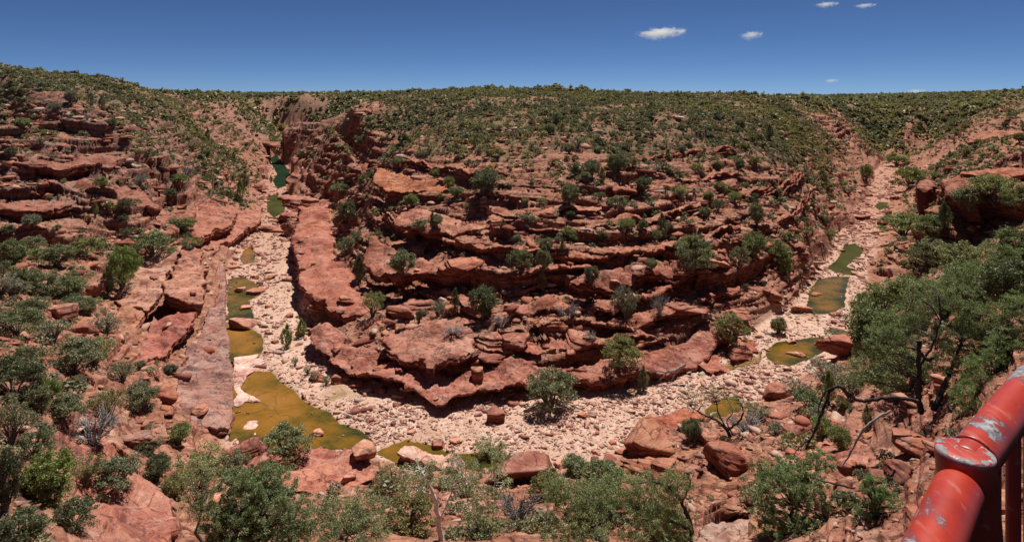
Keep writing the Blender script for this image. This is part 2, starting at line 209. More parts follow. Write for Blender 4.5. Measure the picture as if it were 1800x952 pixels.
for a in [(3.35,850,1150,.7,.7,(1.05,.8,.76),'thin red bed sweeping behind the row of broken blocks at the foot of the spur'),
  (4.9,1040,1300,.8,.8,(1,.78,.74),'thin red bed curving up to the right end above the layered ledge'),
  (6.3,640,860,.7,.8,(1.02,.82,.78),'thin red bed on the left of the spur between hollow and dark green shrubs'),
  (6.9,900,1180,.8,.9,(1.0,.8,.76),'long bed passing under the centre shrubs of the spur'),
  (7.9,1170,1370,.9,.8,(1.02,.82,.76),'bed leading from the large loose shrub towards the right arm'),
  (9.9,905,1110,.8,.9,(1.05,.86,.8),'bed crossing the very middle of the spur'),
  (11.6,1000,1300,.9,1.0,(1.08,.86,.76),'long red bed across the right shoulder, above its dark hollow'),
  (12.4,660,960,.8,.9,(1.1,.92,.84),'pale bed crossing the spur just above the thick middle bed'),
  (14.9,930,1230,.8,1.0,(1.05,.84,.74),'long bed with broken lip high on the right half of the spur'),
  (16.6,860,1060,.7,.9,(1.12,.95,.85),'pale lipped bed high in the centre of the spur'),
  (18.6,1080,1300,1.1,1.1,(1.05,.8,.68),'orange red bed under the heath on the right half of the spur'),
  (21.2,700,930,.9,1.,(1.08,.84,.7),'orange bed just under the heath, left of centre'),
  (23.2,1120,1290,1.4,1.3,(1.0,.76,.64),'high orange red bed with a dark notch near the right end of the hill'),
  (15.2,1280,1420,1.2,1.2,(1.0,.78,.68),'red bed on the right flank facing the right arm'),
  (10.4,1330,1440,1.2,1.1,(1.0,.78,.7),'lower red bed on the right flank facing the right arm')]:
    contour_bed(*a)
SLW=[]
for n_,lb,pts,th,uc,tint in SLABS:
    a=np.array([(U(p[0])*depth(p[1],p[2]),depth(p[1],p[2]),p[2]) for p in pts])
    A=np.c_[a[:,0],a[:,1],np.ones(len(a))];co=np.linalg.lstsq(A,a[:,2],rcond=None)[0]
    SLW.append((a,co))
def under_slabs(X,Y,Z,HS):
    for (a,co),S in zip(SLW,SLABS):
        th=S[3];x0,y0=a[:,:2].min(0)-2;x1,y1=a[:,:2].max(0)+2
        m=(X>x0)&(X<x1)&(Y>y0)&(Y<y1)
        if m.any():
            sd=pip_sd(X[m],Y[m],a[:,:2]);pl=co[0]*X[m]+co[1]*Y[m]+co[2]
            z=Z[m];low=pl-th*.95
            k=(sd<-.5)|((sd<.9)&(z<pl+.1)&(HS[m]<pl-.45*th)&(th>.7))
            z=np.where(k,np.minimum(z,low+.12*fbm(X[m],Y[m],4,2)),z)
            k2=(sd>=-.5)&(sd<2.6)&(z>pl)&(th>.6)
            Z[m]=np.where(k2,z-(z-pl)*(1-sstep(.2,2.6,sd))*.9,z)
    return Z
# ------------------------------------------------------------------ the terrain surface
def layers(seed,lo,hi,tmin,tmax):
    r=np.random.default_rng(seed);z=[lo]
    while z[-1]<hi: z.append(z[-1]+r.uniform(tmin,tmax))
    z=np.array(z);c=r.uniform(.55,.97,len(z))
    return z,c
LZ,LC=layers(11,-12,70,.9,4.6); SZ,SCc=layers(5,-12,70,.35,1.0)
def terr(z,ZZ,CC,sharp):
    i=np.clip(np.searchsorted(ZZ,z)-1,0,len(ZZ)-2);a=ZZ[i];b=ZZ[i+1];f=(z-a)/(b-a)
    return a+(b-a)*(.16*f+.84*sstep(1-sharp,1,f)),f
def bedding(X,Y):
    # gently dipping, undulating beds, faulted from block to block
    f1,f2,c=voro(X/17+.3*fbm(X/12,Y/12,81,2),Y/13+.3*fbm(X/12,Y/12,82,2),83)
    return fbm(X/36,Y/36,21,3)*2.6+.012*X+(c-.5)*1.5
def surf(X,Y,full=True):
    """height, terracing strength, river mask and smooth height at plan points"""
    u=X/np.maximum(Y,.1);l=np.log(np.maximum(Y,1.5))
    h=table(TZ,u,l);t=table(TT,u,l)
    jag=fbm(X/6,Y/6,77,3)*.9
    rs=pip_sd(X,Y,RIVW)+jag+sstep(90,200,Y)*(fbm(X/14,Y/14,78,3)*3.2+.8)
    near=Y<480
    riv=np.where(near,1-sstep(-.6,1.6,rs),0.)
    off=np.where(near,sstep(-1.,7,rs),1.)
    far=sstep(300,1200,Y)
    h=h+off*(fbm(X/34,Y/34,1,3)*1.5+fbm(X/9,Y/9,2,3)*.85*(1-far))*np.clip(.35+t,0,1)*sstep(20,60,Y)
    f1,f2,cid=voro(X/4.2+.35*fbm(X/5,Y/5,8,2),Y/3.1+.35*fbm(X/5,Y/5,9,2),3)
    h=h+off*t*(cid-.5)*.9*(1-far)
    bed=bedding(X,Y)
    zb,fb=terr(h+bed,LZ,LC,.13); 
    m1=sstep(-.25,.3,fbm(X/19,Y/19,33,3)*1.3+.5*(t-.55))*(.55+.45*sstep(-.4,.2,fbm(X/7,Y/7,34,2)))
    hh=h+(zb-bed-h)*np.clip(t*1.15,0,1)*off*m1
    g1,g2,gid=voro(X/1.5+.3*fbm(X/2,Y/2,14,2),Y/1.2,6)
    hh=hh+off*(1-far)*(gid-.5)*.38*np.clip(t+.15,0,1)
    zs,fs=terr(hh+bed*1.3+.15*fbm(X/2.2,Y/2.2,41,2),SZ,SCc,.2)
    s2=zs-bed*1.3
    hh=hh+(s2-hh)*np.clip(t*.9,0,.85)*off*(1-far)
    crack=1-sstep(.02,.10,g2-g1); hh=hh-crack*.28*off*(1-far)*np.clip(t+.1,0,1)
    hh=hh+off*(1-far)*(fbm(X/.8,Y/.8,50,3)*.08+fbm(X/2.6,Y/2.6,51,3)*.10)
    rb=fbm(X/7,Y/7,60,3)*.16+fbm(X/.9,Y/.9,61,3)*.07
    hh=hh*(1-riv)+rb*riv
    return hh,t,riv,h
def carve(X,Y,hh):
    for p in POOLW:
        x0,y0=p.min(0)-3;x1,y1=p.max(0)+3
        m=(X>x0)&(X<x1)&(Y>y0)&(Y<y1)
        if m.any():
            sd=pip_sd(X[m],Y[m],p)+.25*fbm(X[m]/.8,Y[m]/.8,90,3)
            hh[m]=np.where(sd<.5,np.minimum(hh[m],-.18-.55*sstep(-.2,-2.4,sd)+.42*sstep(-.5,.5,sd)),hh[m])
    return hh
POOLW=[poly_world(p,-.12) for p in POOLS]
NC=1480; UC=np.linspace(-UMAX,UMAX,NC)
def build_terrain():
    # dense profile along every column, then resampled so that steep faces get their share of vertices
    ND=2600
    dd=np.exp(np.linspace(math.log(1.6),math.log(6000),ND))
    dd=np.interp(np.linspace(0,1,ND),np.linspace(0,1,ND),dd)
    # denser between 30 and 450 m
    w=np.where((dd>28)&(dd<420),1.,.22);cs=np.cumsum(w*np.gradient(np.log(dd)));cs=(cs-cs[0])/(cs[-1]-cs[0])
    dd=np.interp(np.linspace(0,1,ND),cs,dd)
    Xd=UC[:,None]*dd[None,:];Yd=np.broadcast_to(dd,(NC,ND))
    Z=np.empty((NC,ND));Tm=np.empty_like(Z);R=np.empty_like(Z);HS=np.empty_like(Z)
    for i in range(0,NC,148):
        s=slice(i,i+148)
        z,t,r,h=surf(Xd[s],Yd[s]);Z[s]=under_slabs(Xd[s],np.array(Yd[s]),carve(Xd[s].copy(),np.array(Yd[s]),z),h);Tm[s]=t;R[s]=r;HS[s]=h
    return dd,Z,Tm,R,HS
DD,ZD,TD,RD,HSD=build_terrain()
print('terrain table',round(time.time()-T0,1))
LDD=np.log(DD)
def ground_z(X,Y):
    X=np.asarray(X,float);Y=np.asarray(Y,float)
    x=np.clip((X/Y-UC[0])/(UC[1]-UC[0]),0,NC-1.001);i=x.astype(int);fx=x-i
    y=np.interp(Y,DD,np.arange(len(DD)));y=np.clip(y,0,len(DD)-1.001);j=y.astype(int);fy=y-j
    return ZD[i,j]*(1-fx)*(1-fy)+ZD[i+1,j]*fx*(1-fy)+ZD[i,j+1]*(1-fx)*fy+ZD[i+1,j+1]*fx*fy
def hit(px,py):
    """where the sight line through a pixel of the photograph first meets the ground"""
    i=int(np.clip(round((U(px)-UC[0])/(UC[1]-UC[0])),0,NC-1))
    line=H-(py-YH)/F*DD
    k=np.nonzero(ZD[i]>line)[0];k=k[DD[k]>5] 
    j=k[0] if len(k) else len(DD)-1
    return U(px)*DD[j],DD[j],ZD[i,j]
def mesh_from(name,V,Fc,uvs=None,smooth=False,mat=None,parent=None,attrs=None,matidx=None):
    me=bpy.data.meshes.new(name);V=np.asarray(V,np.float32);Fc=np.asarray(Fc,np.int32);k=Fc.shape[1]
    me.vertices.add(len(V));me.vertices.foreach_set('co',V.ravel())
    me.loops.add(Fc.size);me.loops.foreach_set('vertex_index',Fc.ravel())
    me.polygons.add(len(Fc));me.polygons.foreach_set('loop_start',np.arange(0,Fc.size,k,dtype=np.int32));me.polygons.foreach_set('loop_total',np.full(len(Fc),k,np.int32))
    if smooth: me.polygons.foreach_set('use_smooth',np.ones(len(Fc),bool))
    if attrs:
        for n,a in attrs.items():
            at=me.attributes.new(n,'FLOAT','POINT');at.data.foreach_set('value',np.asarray(a,np.float32))
    me.update(calc_edges=True)
    if matidx is not None: me.polygons.foreach_set('material_index',np.asarray(matidx,np.int32))
    ms=mat if isinstance(mat,(list,tuple)) else [mat]
    for m in ms:
        if m: me.materials.append(m)
    o=bpy.data.objects.new(name,me);COL.objects.link(o)
    if parent: o.parent=parent
    return o
def terrain_mesh():
    NR=1560
    r2=np.gradient(ZD,axis=1);
    ds=np.sqrt(np.gradient(DD)[None,:]**2*.16+(r2*1.0)**2)/DD[None,:]+.1*np.gradient(LDD)[None,:]
    ds=ds*np.where((DD>25)&(DD<480),1,.35)[None,:]
    # smooth across columns so that rows do not jump
    K=61;pad=np.pad(ds,((K//2+1,K//2),(0,0)),mode='edge');c_=np.cumsum(pad,0);ds=(c_[K:]-c_[:-K])/K
    pad=np.pad(ds,((K//2+1,K//2),(0,0)),mode='edge');c_=np.cumsum(pad,0);ds=(c_[K:]-c_[:-K])/K
    cs=np.cumsum(ds,1);cs=(cs-cs[:,:1])/(cs[:,-1:]-cs[:,:1])
    q=np.linspace(0,1,NR);rows=np.empty((NC,NR))
    for i in range(NC): rows[i]=np.interp(q,cs[i],DD)
    for _ in range(2): rows[1:-1]=(rows[:-2]+rows[1:-1]*2+rows[2:])/4
    X=UC[:,None]*rows;Y=rows
    Z=np.empty_like(X);T=np.empty_like(X);R=np.empty_like(X);V=table(TV,X/Y,np.log(Y))
    for i in range(NC):
        Z[i]=np.interp(rows[i],DD,ZD[i]);T[i]=np.interp(rows[i],DD,TD[i]);R[i]=np.interp(rows[i],DD,RD[i])
    # push hard beds out over soft ones: true overhangs along the downhill direction
    e=1.5
    u=X/Y
    def hsm(x,y): return table(TZ,x/y,np.log(y))
    gx=(hsm(X+e,Y)-hsm(X-e,Y))/(2*e);gy=(hsm(X,Y+e)-hsm(X,Y-e))/(2*e);g=np.hypot(gx,gy)+1e-3
    amp=sstep(.12,.5,g)*T*(1-R)*(1-sstep(330,600,Y))*sstep(25,40,Y)
    bed=bedding(X,Y)
    zz=(Z+bed);i=np.clip(np.searchsorted(LZ,zz)-1,0,len(LZ)-2);f=(zz-LZ[i])/(LZ[i+1]-LZ[i])
    prof=sstep(.45,.8,f)*(1-.25*sstep(.9,1,f))*1.5-.55*(1-sstep(.0,.5,f))*1
    zz2=Z+bed*1.3;k=np.clip(np.searchsorted(SZ,zz2)-1,0,len(SZ)-2);f2=(zz2-SZ[k])/(SZ[k+1]-SZ[k])
    prof2=(_hash(k,k*0,3)-.4)*.55+(sstep(.4,.7,f2)-.5)*.30
    lat=.75+.6*fbm(X/5,Y/5,70,3)
    push=amp*(prof*lat*(.35+.65*sstep(-.3,.3,fbm(X/11,Y/11,72,2)))+prof2)
    Xp=X-gx/g*push;Yp=Y-gy/g*push
    idx=np.arange(NC*NR).reshape(NC,NR)
    a=idx[:-1,:-1].ravel();b=idx[1:,:-1].ravel();c=idx[1:,1:].ravel();d=idx[:-1,1:].ravel()
    Fc=np.stack([a,b,c,d],1)
    return np.stack([Xp.ravel(),Yp.ravel(),Z.ravel()],1),Fc,dict(rock=T.ravel(),river=R.ravel(),veg=V.ravel())

# ------------------------------------------------------------------ materials
class NT:
    def __init__(s,name):
        s.m=bpy.data.materials.new(name);s.m.use_nodes=True;s.t=s.m.node_tree;s.t.nodes.clear()
        s.out=s.n('ShaderNodeOutputMaterial')
    def n(s,ty,**k):
        x=s.t.nodes.new(ty)
        for a,b in k.items(): setattr(x,a,b)
        return x
    def l(s,a,b): s.t.links.new(a,b)
    def val(s,x,inp):
        if hasattr(x,'is_linked') or hasattr(x,'links'): s.l(x,inp)
        else: inp.default_value=x
    def noise(s,vec,scale,detail=4,rough=.55,dist=0):
        x=s.n('ShaderNodeTexNoise');x.inputs['Scale'].default_value=scale;x.inputs['Detail'].default_value=detail;x.inputs['Roughness'].default_value=rough;x.inputs['Distortion'].default_value=dist
        if vec is not None: s.l(vec,x.inputs['Vector'])
        return x.outputs['Fac']
    def mapping(s,vec,sc):
        x=s.n('ShaderNodeMapping');x.inputs['Scale'].default_value=sc;s.l(vec,x.inputs['Vector']);return x.outputs[0]
    def ramp(s,fac,stops,interp='LINEAR'):
        x=s.n('ShaderNodeValToRGB');r=x.color_ramp;r.interpolation=interp
        while len(r.elements)<len(stops): r.elements.new(.5)
        for e,(p,c) in zip(r.elements,stops): e.position=p;e.color=(*c,1) if len(c)==3 else c
        s.l(fac,x.inputs[0]);return x.outputs[0]
    def math(s,op,a,b=0,clamp=False):
        x=s.n('ShaderNodeMath',operation=op);x.use_clamp=clamp;s.val(a,x.inputs[0]);s.val(b,x.inputs[1]);return x.outputs[0]
    def mr(s,a,lo,hi,t0=0,t1=1):
        x=s.n('ShaderNodeMapRange');x.inputs[1].default_value=lo;x.inputs[2].default_value=hi;x.inputs[3].default_value=t0;x.inputs[4].default_value=t1;s.l(a,x.inputs[0]);return x.outputs[0]
    def mix(s,f,a,b,mode='MIX'):
        x=s.n('ShaderNodeMix',data_type='RGBA',blend_type=mode);s.val(f,x.inputs[0])
        for v,i in((a,6),(b,7)):
            if isinstance(v,tuple): x.inputs[i].default_value=(*v,1)
            else: s.l(v,x.inputs[i])
        return x.outputs[2]
    def bump(s,h,st,dist,nrm=None):
        x=s.n('ShaderNodeBump');x.inputs['Strength'].default_value=st;x.inputs['Distance'].default_value=dist;s.l(h,x.inputs['Height'])
        if nrm is not None: s.l(nrm,x.inputs['Normal'])
        return x.outputs[0]
    def bsdf(s,col,rough=.9,nrm=None,spec=.15):
        b=s.n('ShaderNodeBsdfPrincipled');s.val(col,b.inputs['Base Color']);s.val(rough,b.inputs['Roughness']);b.inputs['Specular IOR Level'].default_value=spec
        if nrm is not None: s.l(nrm,b.inputs['Normal'])
        s.l(b.outputs[0],s.out.inputs['Surface']);return b
def rock_mat(name,terrain=False):
    k=NT(name);g=k.n('ShaderNodeNewGeometry');pos=g.outputs['Position']
    if not terrain: pos=g.outputs['Position']
    sep=k.n('ShaderNodeSeparateXYZ');k.l(g.outputs['Normal'],sep.inputs[0]);nz=sep.outputs[2]
    warp=k.n('ShaderNodeVectorMath',operation='MULTIPLY_ADD')
    wn=k.n('ShaderNodeTexNoise');wn.inputs['Scale'].default_value=.12;wn.inputs['Detail'].default_value=3;k.l(pos,wn.inputs['Vector'])
    k.l(wn.outputs['Color'],warp.inputs[0]);warp.inputs[1].default_value=(1.5,1.5,2.2);k.l(pos,warp.inputs[2])
    strat=k.noise(k.mapping(warp.outputs[0],(.04,.04,1.15)),1.0,5,.7)
    fine=k.noise(k.mapping(warp.outputs[0],(.12,.12,4.2)),1.0,4,.7)
    blotch=k.noise(pos,.22,4,.6);spk=k.noise(pos,2.6,4,.7)
    c=k.ramp(strat,[(.30,(.165,.056,.040)),(.40,(.29,.096,.068)),(.47,(.39,.155,.10)),(.52,(.50,.24,.15)),(.57,(.35,.122,.086)),(.66,(.57,.335,.24)),(.75,(.31,.112,.082))])
    c=k.mix(k.math('MULTIPLY',k.mr(fine,.44,.56,0,.8),k.mr(nz,.9,.5,.35,1.)),c,(.17,.055,.038))
    c=k.mix(k.mr(blotch,.50,.66,0,.55),c,(.46,.235,.165))
    # weathered flat tops are paler and greyer than broken faces
    top=k.math('MULTIPLY',k.mr(nz,.55,.95),k.mr(spk,.35,.62,.25,1.))
    c=k.mix(k.math('MULTIPLY',top,.72),c,k.ramp(k.noise(pos,.33,5,.65),[(.35,(.27,.12,.088)),(.47,(.43,.22,.155)),(.58,(.52,.32,.235)),(.68,(.57,.40,.31))]))
    crust=k.math('MULTIPLY',k.mr(k.noise(pos,.6,5,.65),.55,.66),k.mr(nz,.3,.8))
    c=k.mix(k.math('MULTIPLY',crust,.6),c,(.40,.31,.26))
    varn=k.mr(k.noise(k.mapping(pos,(1,1,.35)),.35,6,.72),.54,.62,0,.72)
    c=k.mix(varn,c,(.105,.055,.045))
    cw=k.n('ShaderNodeVectorMath',operation='MULTIPLY_ADD');cn=k.n('ShaderNodeTexNoise');cn.inputs['Scale'].default_value=.9;cn.inputs['Detail'].default_value=4;k.l(pos,cn.inputs['Vector']);k.l(cn.outputs['Color'],cw.inputs[0]);cw.inputs[1].default_value=(1.3,1.3,.6);k.l(pos,cw.inputs[2])
    cv=k.n('ShaderNodeTexVoronoi',feature='DISTANCE_TO_EDGE');cv.inputs['Scale'].default_value=.42;k.l(cw.outputs[0],cv.inputs['Vector'])
    crk=k.math('MULTIPLY',k.mr(cv.outputs['Distance'],.0,.035,1,0),k.mr(k.noise(pos,.5,3,.6),.42,.55))
    c=k.mix(k.math('MULTIPLY',crk,.75),c,(.075,.03,.022))
    if terrain:
        def attr(n):
            a=k.n('ShaderNodeAttribute');a.attribute_name=n;return a.outputs['Fac']
        r=attr('river');rk=attr('rock');vg=attr('veg')
        sp=k.n('ShaderNodeSeparateXYZ');k.l(g.outputs['Position'],sp.inputs[0])
        soil=k.ramp(k.noise(pos,.5,6,.7),[(.3,(.22,.085,.045)),(.5,(.37,.16,.085)),(.7,(.46,.24,.14))])
        flat=k.math('MULTIPLY',k.mr(nz,.72,.93),k.mr(k.noise(pos,.3,5,.7),.42,.58))
        c=k.mix(k.math('MULTIPLY',flat,.65),c,soil)
        # stony litter between the shrubs
        v=k.n('ShaderNodeTexVoronoi');v.inputs['Scale'].default_value=1.6;k.l(pos,v.inputs['Vector'])
        vs=k.n('ShaderNodeSeparateColor');k.l(v.outputs['Color'],vs.inputs[0])
        c=k.mix(.7,c,k.mix(vs.outputs[0],(.62,.55,.52),(1.35,1.3,1.25)),'MULTIPLY')
        # grey crust on the left wall
        gx=k.math('MULTIPLY',k.mr(sp.outputs[0],-55,-85),k.mr(sp.outputs[2],8,16))
        c=k.mix(k.math('MULTIPLY',gx,k.mr(k.noise(pos,.4,5,.7),.42,.56,0,.65)),c,(.21,.135,.115))
        # far plateau: low heath litter, dull green brown
        heath=k.ramp(k.noise(pos,.06,8,.75),[(.35,(.10,.10,.05)),(.5,(.15,.145,.07)),(.65,(.21,.17,.09))])
        hv=k.mr(sp.outputs[1],480,700)
        c=k.mix(k.math('MULTIPLY',hv,k.mr(vg,.55,.8)),c,heath)
        hm=k.math('MULTIPLY',k.mr(vg,.72,.97),k.mr(k.noise(pos,.25,4,.7),.36,.50,.0,.75))
        c=k.mix(hm,c,(.155,.125,.068))
        # river bed: sand with shards of stone
        sand=k.ramp(k.noise(pos,.8,6,.7),[(.3,(.44,.25,.18)),(.5,(.55,.345,.245)),(.7,(.61,.42,.305))])
        v2=k.n('ShaderNodeTexVoronoi');v2.inputs['Scale'].default_value=3.2;k.l(pos,v2.inputs['Vector'])
        v2s=k.n('ShaderNodeSeparateColor');k.l(v2.outputs['Color'],v2s.inputs[0])
        st=k.ramp(v2s.outputs[0],[(0,(.40,.20,.15)),(.3,(.56,.32,.24)),(.6,(.62,.42,.31)),(1,(.66,.50,.40))])
        sand=k.mix(k.mr(k.noise(pos,.28,4,.6),.42,.55,.1,.8),sand,st)
        wet=k.mr(sp.outputs[2],-.05,-.22)
        sand=k.mix(wet,sand,(.20,.12,.03))
        c=k.mix(k.math('MULTIPLY',r,k.mr(sp.outputs[1],105,200,1.,.30)),c,sand)
    else:
        oi=k.n('ShaderNodeObjectInfo');c=k.mix(1.,c,oi.outputs['Color'],'MULTIPLY')
    b0=k.bump(k.math('SUBTRACT',k.noise(pos,1.9,9,.75),k.math('MULTIPLY',crk,.5)),.5,.35)
    st2=k.noise(k.mapping(warp.outputs[0],(.25,.25,6.)),1.0,5,.75)
    if terrain:
        # bedding grooves on rock, not on the river bed
        b1=k.bump(k.math('MULTIPLY',st2,k.mr(r,0,1,1,0)),.8,.5,b0)
    else: b1=k.bump(st2,.7,.4,b0)
    b2=k.bump(k.noise(pos,9,6,.7),.35,.08,b1)
    k.bsdf(c,.95,b2,.08);return k.m
M_TERR=rock_mat('weathered_sandstone_ground',True)
M_ROCK=rock_mat('layered_red_sandstone')
def stone_mat(name,river):
    k=NT(name);g=k.n('ShaderNodeNewGeometry');a=k.n('ShaderNodeAttribute');a.attribute_name='rnd'
    if river: st=[(0,(.25,.09,.07)),(.16,(.37,.16,.12)),(.38,(.48,.25,.19)),(.62,(.53,.315,.24)),(.84,(.57,.375,.285)),(.93,(.31,.21,.17)),(1,(.46,.41,.33))]
    else: st=[(0,(.20,.062,.045)),(.3,(.34,.12,.08)),(.55,(.43,.19,.12)),(.8,(.50,.29,.20)),(1,(.44,.33,.27))]
    c=k.ramp(a.outputs['Fac'],st)
    c=k.mix(.5,c,k.ramp(k.noise(g.outputs['Position'],1.7,6,.7),[(.3,(.6,.55,.5)),(.7,(1.35,1.35,1.35))]),'MULTIPLY')
    k.bsdf(c,.93,k.bump(k.noise(g.outputs['Position'],6,6,.7),.4,.1),.1);return k.m
M_RSTONE=stone_mat('pale_river_stone',True);M_SSTONE=stone_mat('red_scree_stone',False)
def leaf_mat(name,stops):
    k=NT(name);a=k.n('ShaderNodeAttribute');a.attribute_name='rnd'
    c=k.ramp(a.outputs['Fac'],stops);oi=k.n('ShaderNodeObjectInfo')
    c=k.mix(1.,c,oi.outputs['Color'],'MULTIPLY')
    d=k.n('ShaderNodeBsdfDiffuse');k.l(c,d.inputs[0]);t=k.n('ShaderNodeBsdfTranslucent')
    k.l(k.mix(1.,c,(1.12,1.15,.65),'MULTIPLY'),t.inputs[0])
    m=k.n('ShaderNodeMixShader');m.inputs[0].default_value=.28;k.l(d.outputs[0],m.inputs[1]);k.l(t.outputs[0],m.inputs[2])
    gl=k.n('ShaderNodeBsdfGlossy');gl.inputs['Roughness'].default_value=.55;gl.inputs['Color'].default_value=(.6,.65,.6,1)
    m2=k.n('ShaderNodeMixShader');m2.inputs[0].default_value=.05;k.l(m.outputs[0],m2.inputs[1]);k.l(gl.outputs[0],m2.inputs[2])
    k.l(m2.outputs[0],k.out.inputs[0]);return k.m
M_LEAF=leaf_mat('grey_green_leaves',[(0,(.10,.10,.07)),(.4,(.195,.195,.125)),(.75,(.28,.275,.175)),(1,(.39,.37,.27))])
M_HEATH=leaf_mat('heath_leaves',[(0,(.11,.11,.075)),(.35,(.20,.19,.115)),(.65,(.27,.245,.135)),(.9,(.36,.305,.12)),(1,(.46,.40,.29))])
def bark_mat(name,a,b):
    k=NT(name);g=k.n('ShaderNodeNewGeometry')
    c=k.ramp(k.noise(k.mapping(g.outputs['Position'],(1,1,.4)),5,6,.7),[(.35,a),(.65,b)])
    k.bsdf(c,.9,k.bump(k.noise(k.mapping(g.outputs['Position'],(1,1,.2)),16,5,.7),.6,.04),.15);return k.m
M_BARK=bark_mat('dark_charred_bark',(.022,.018,.018),(.085,.072,.068))
M_TWIG=bark_mat('grey_brown_twigs',(.10,.08,.065),(.24,.20,.17))
M_DEAD=bark_mat('bleached_dead_wood',(.17,.15,.145),(.42,.38,.36))
M_WHITE=bark_mat('white_gum_bark',(.55,.50,.45),(.82,.79,.74))
def water_mat():
    k=NT('algae_brown_water');g=k.n('ShaderNodeNewGeometry');p=g.outputs['Position']
    a=k.n('ShaderNodeAttribute');a.attribute_name='deep';dp=a.outputs['Fac']
    n=k.noise(p,.22,5,.65)
    f=k.math('ADD',dp,k.mr(n,.3,.7,-.35,.35))
    c=k.ramp(f,[(.0,(.33,.145,.04)),(.35,(.25,.105,.013)),(.62,(.16,.078,.007)),(.84,(.055,.046,.006)),(1,(.012,.019,.006))])
    v=k.n('ShaderNodeTexVoronoi',feature='DISTANCE_TO_EDGE');v.inputs['Scale'].default_value=.16
    wv=k.n('ShaderNodeVectorMath',operation='MULTIPLY_ADD');wn=k.n('ShaderNodeTexNoise');wn.inputs['Scale'].default_value=.5;k.l(p,wn.inputs['Vector']);k.l(wn.outputs['Color'],wv.inputs[0]);wv.inputs[1].default_value=(2.2,2.2,0);k.l(p,wv.inputs[2])
    k.l(wv.outputs[0],v.inputs['Vector'])
    c=k.mix(k.mr(v.outputs['Distance'],.0,.02,.5,0),c,(.06,.045,.006))
    c=k.mix(k.mr(k.noise(p,.12,4,.7),.58,.68,0,.6),c,(.07,.085,.008))
    c=k.mix(k.mr(k.noise(p,3.5,5,.7),.35,.75,0,.35),c,(.26,.16,.04))
    b=k.bsdf(c,.04,k.bump(k.noise(p,3,3,.5),.03,.03),.22);b.inputs['IOR'].default_value=1.33;return k.m
M_WATER=water_mat()
def deep_mat(nm='deep_green_water',c0=(.007,.020,.010),c1=(.024,.040,.014)):
    k=NT(nm);g=k.n('ShaderNodeNewGeometry');p=g.outputs['Position']
    c=k.ramp(k.noise(p,.12,4,.6),[(.35,c0),(.7,c1)])
    b=k.bsdf(c,.5,None,.02);b.inputs['IOR'].default_value=1.33;return k.m
M_DEEP=deep_mat();M_MURK=deep_mat('murky_olive_water',(.035,.04,.012),(.085,.07,.018))
def paint_mat(cap=False):
    k=NT('chipped_red_paint_cap' if cap else 'chipped_red_paint');tc=k.n('ShaderNodeTexCoord');p=tc.outputs['Object'];g=k.n('ShaderNodeNewGeometry')
    sep=k.n('ShaderNodeSeparateXYZ');k.l(g.outputs['Normal'],sep.inputs[0])
    w1=k.noise(k.mapping(p,(7,6,16)),1.0,8,.72,.5)
    chip=k.math('MULTIPLY',k.mr(w1,.548,.575),k.mr(sep.outputs[2],.45,.75))
    if cap:
        q=k.n('ShaderNodeVectorMath',operation='LENGTH');k.l(k.mapping(p,(1,1,0)),q.inputs[0]);rd=q.outputs['Value']
        edge=k.math('MULTIPLY',k.mr(rd,.022,.033),k.mr(k.mapping(p,(1,1,1)),0,0) if False else 1.0)
        chip=k.math('MULTIPLY',k.mr(k.math('ADD',k.noise(k.mapping(p,(40,40,90)),1.0,6,.7),k.math('MULTIPLY',edge,.13)),.575,.60),k.mr(sep.outputs[2],.25,.6))
    prim=k.math('MULTIPLY',k.mr(w1,.515,.55),k.mr(sep.outputs[2],.35,.7))
    fade=k.noise(p,14,5,.7)
    c=k.ramp(fade,[(.3,(.30,.020,.009)),(.55,(.42,.034,.010)),(.8,(.48,.062,.022))])
    scr=k.noise(k.mapping(p,(60,6,60)),1.,3,.5)
    c=k.mix(k.mr(scr,.62,.70,0,.35),c,(.58,.22,.16))
    c=k.mix(prim,c,(.17,.045,.045))
    c=k.mix(chip,c,k.ramp(k.noise(p,60,4,.6),[(.35,(.13,.12,.13)),(.65,(.36,.36,.36))]))
    b=k.bsdf(c,k.math('ADD',k.math('MULTIPLY',chip,.25),.38),k.bump(k.math('ADD',k.math('MULTIPLY',chip,-1),k.math('MULTIPLY',k.noise(p,90,3,.6),.25)),.4,.0012),.5);return k.m
M_PAINT=paint_mat();M_PCAP=paint_mat(True)

# ------------------------------------------------------------------ tagging
def tag(o,label=None,cat=None,group=None,kind=None):
    if label:o['label']=label
    if cat:o['category']=cat
    if group:o['group']=group
    if kind:o['kind']=kind
    return o
def empty(name,loc,rz=0,sc=(1,1,1)):
    e=bpy.data.objects.new(name,None);COL.objects.link(e);e.location=loc;e.rotation_euler=(0,0,rz);e.scale=sc;e.empty_display_size=.5;return e
# ------------------------------------------------------------------ ground objects
V,Fc,at=terrain_mesh()
rf=at['river'][Fc].mean(1)>.5; yf=V[Fc[:,0],1]; vf=(at['veg'][Fc].mean(1)>.72)&(yf>185)
def sub(name,mask):
    F2=Fc[mask];u_,inv=np.unique(F2.ravel(),return_inverse=True)
    o=mesh_from(name,V[u_],inv.reshape(-1,4),mat=M_TERR,attrs={k_:a[u_] for k_,a in at.items()});return tag(o,kind='structure')
sub('riverbed',rf);sub('hillside',~rf&~vf);sub('plateau',vf&~rf)
print('terrain',round(time.time()-T0,1))
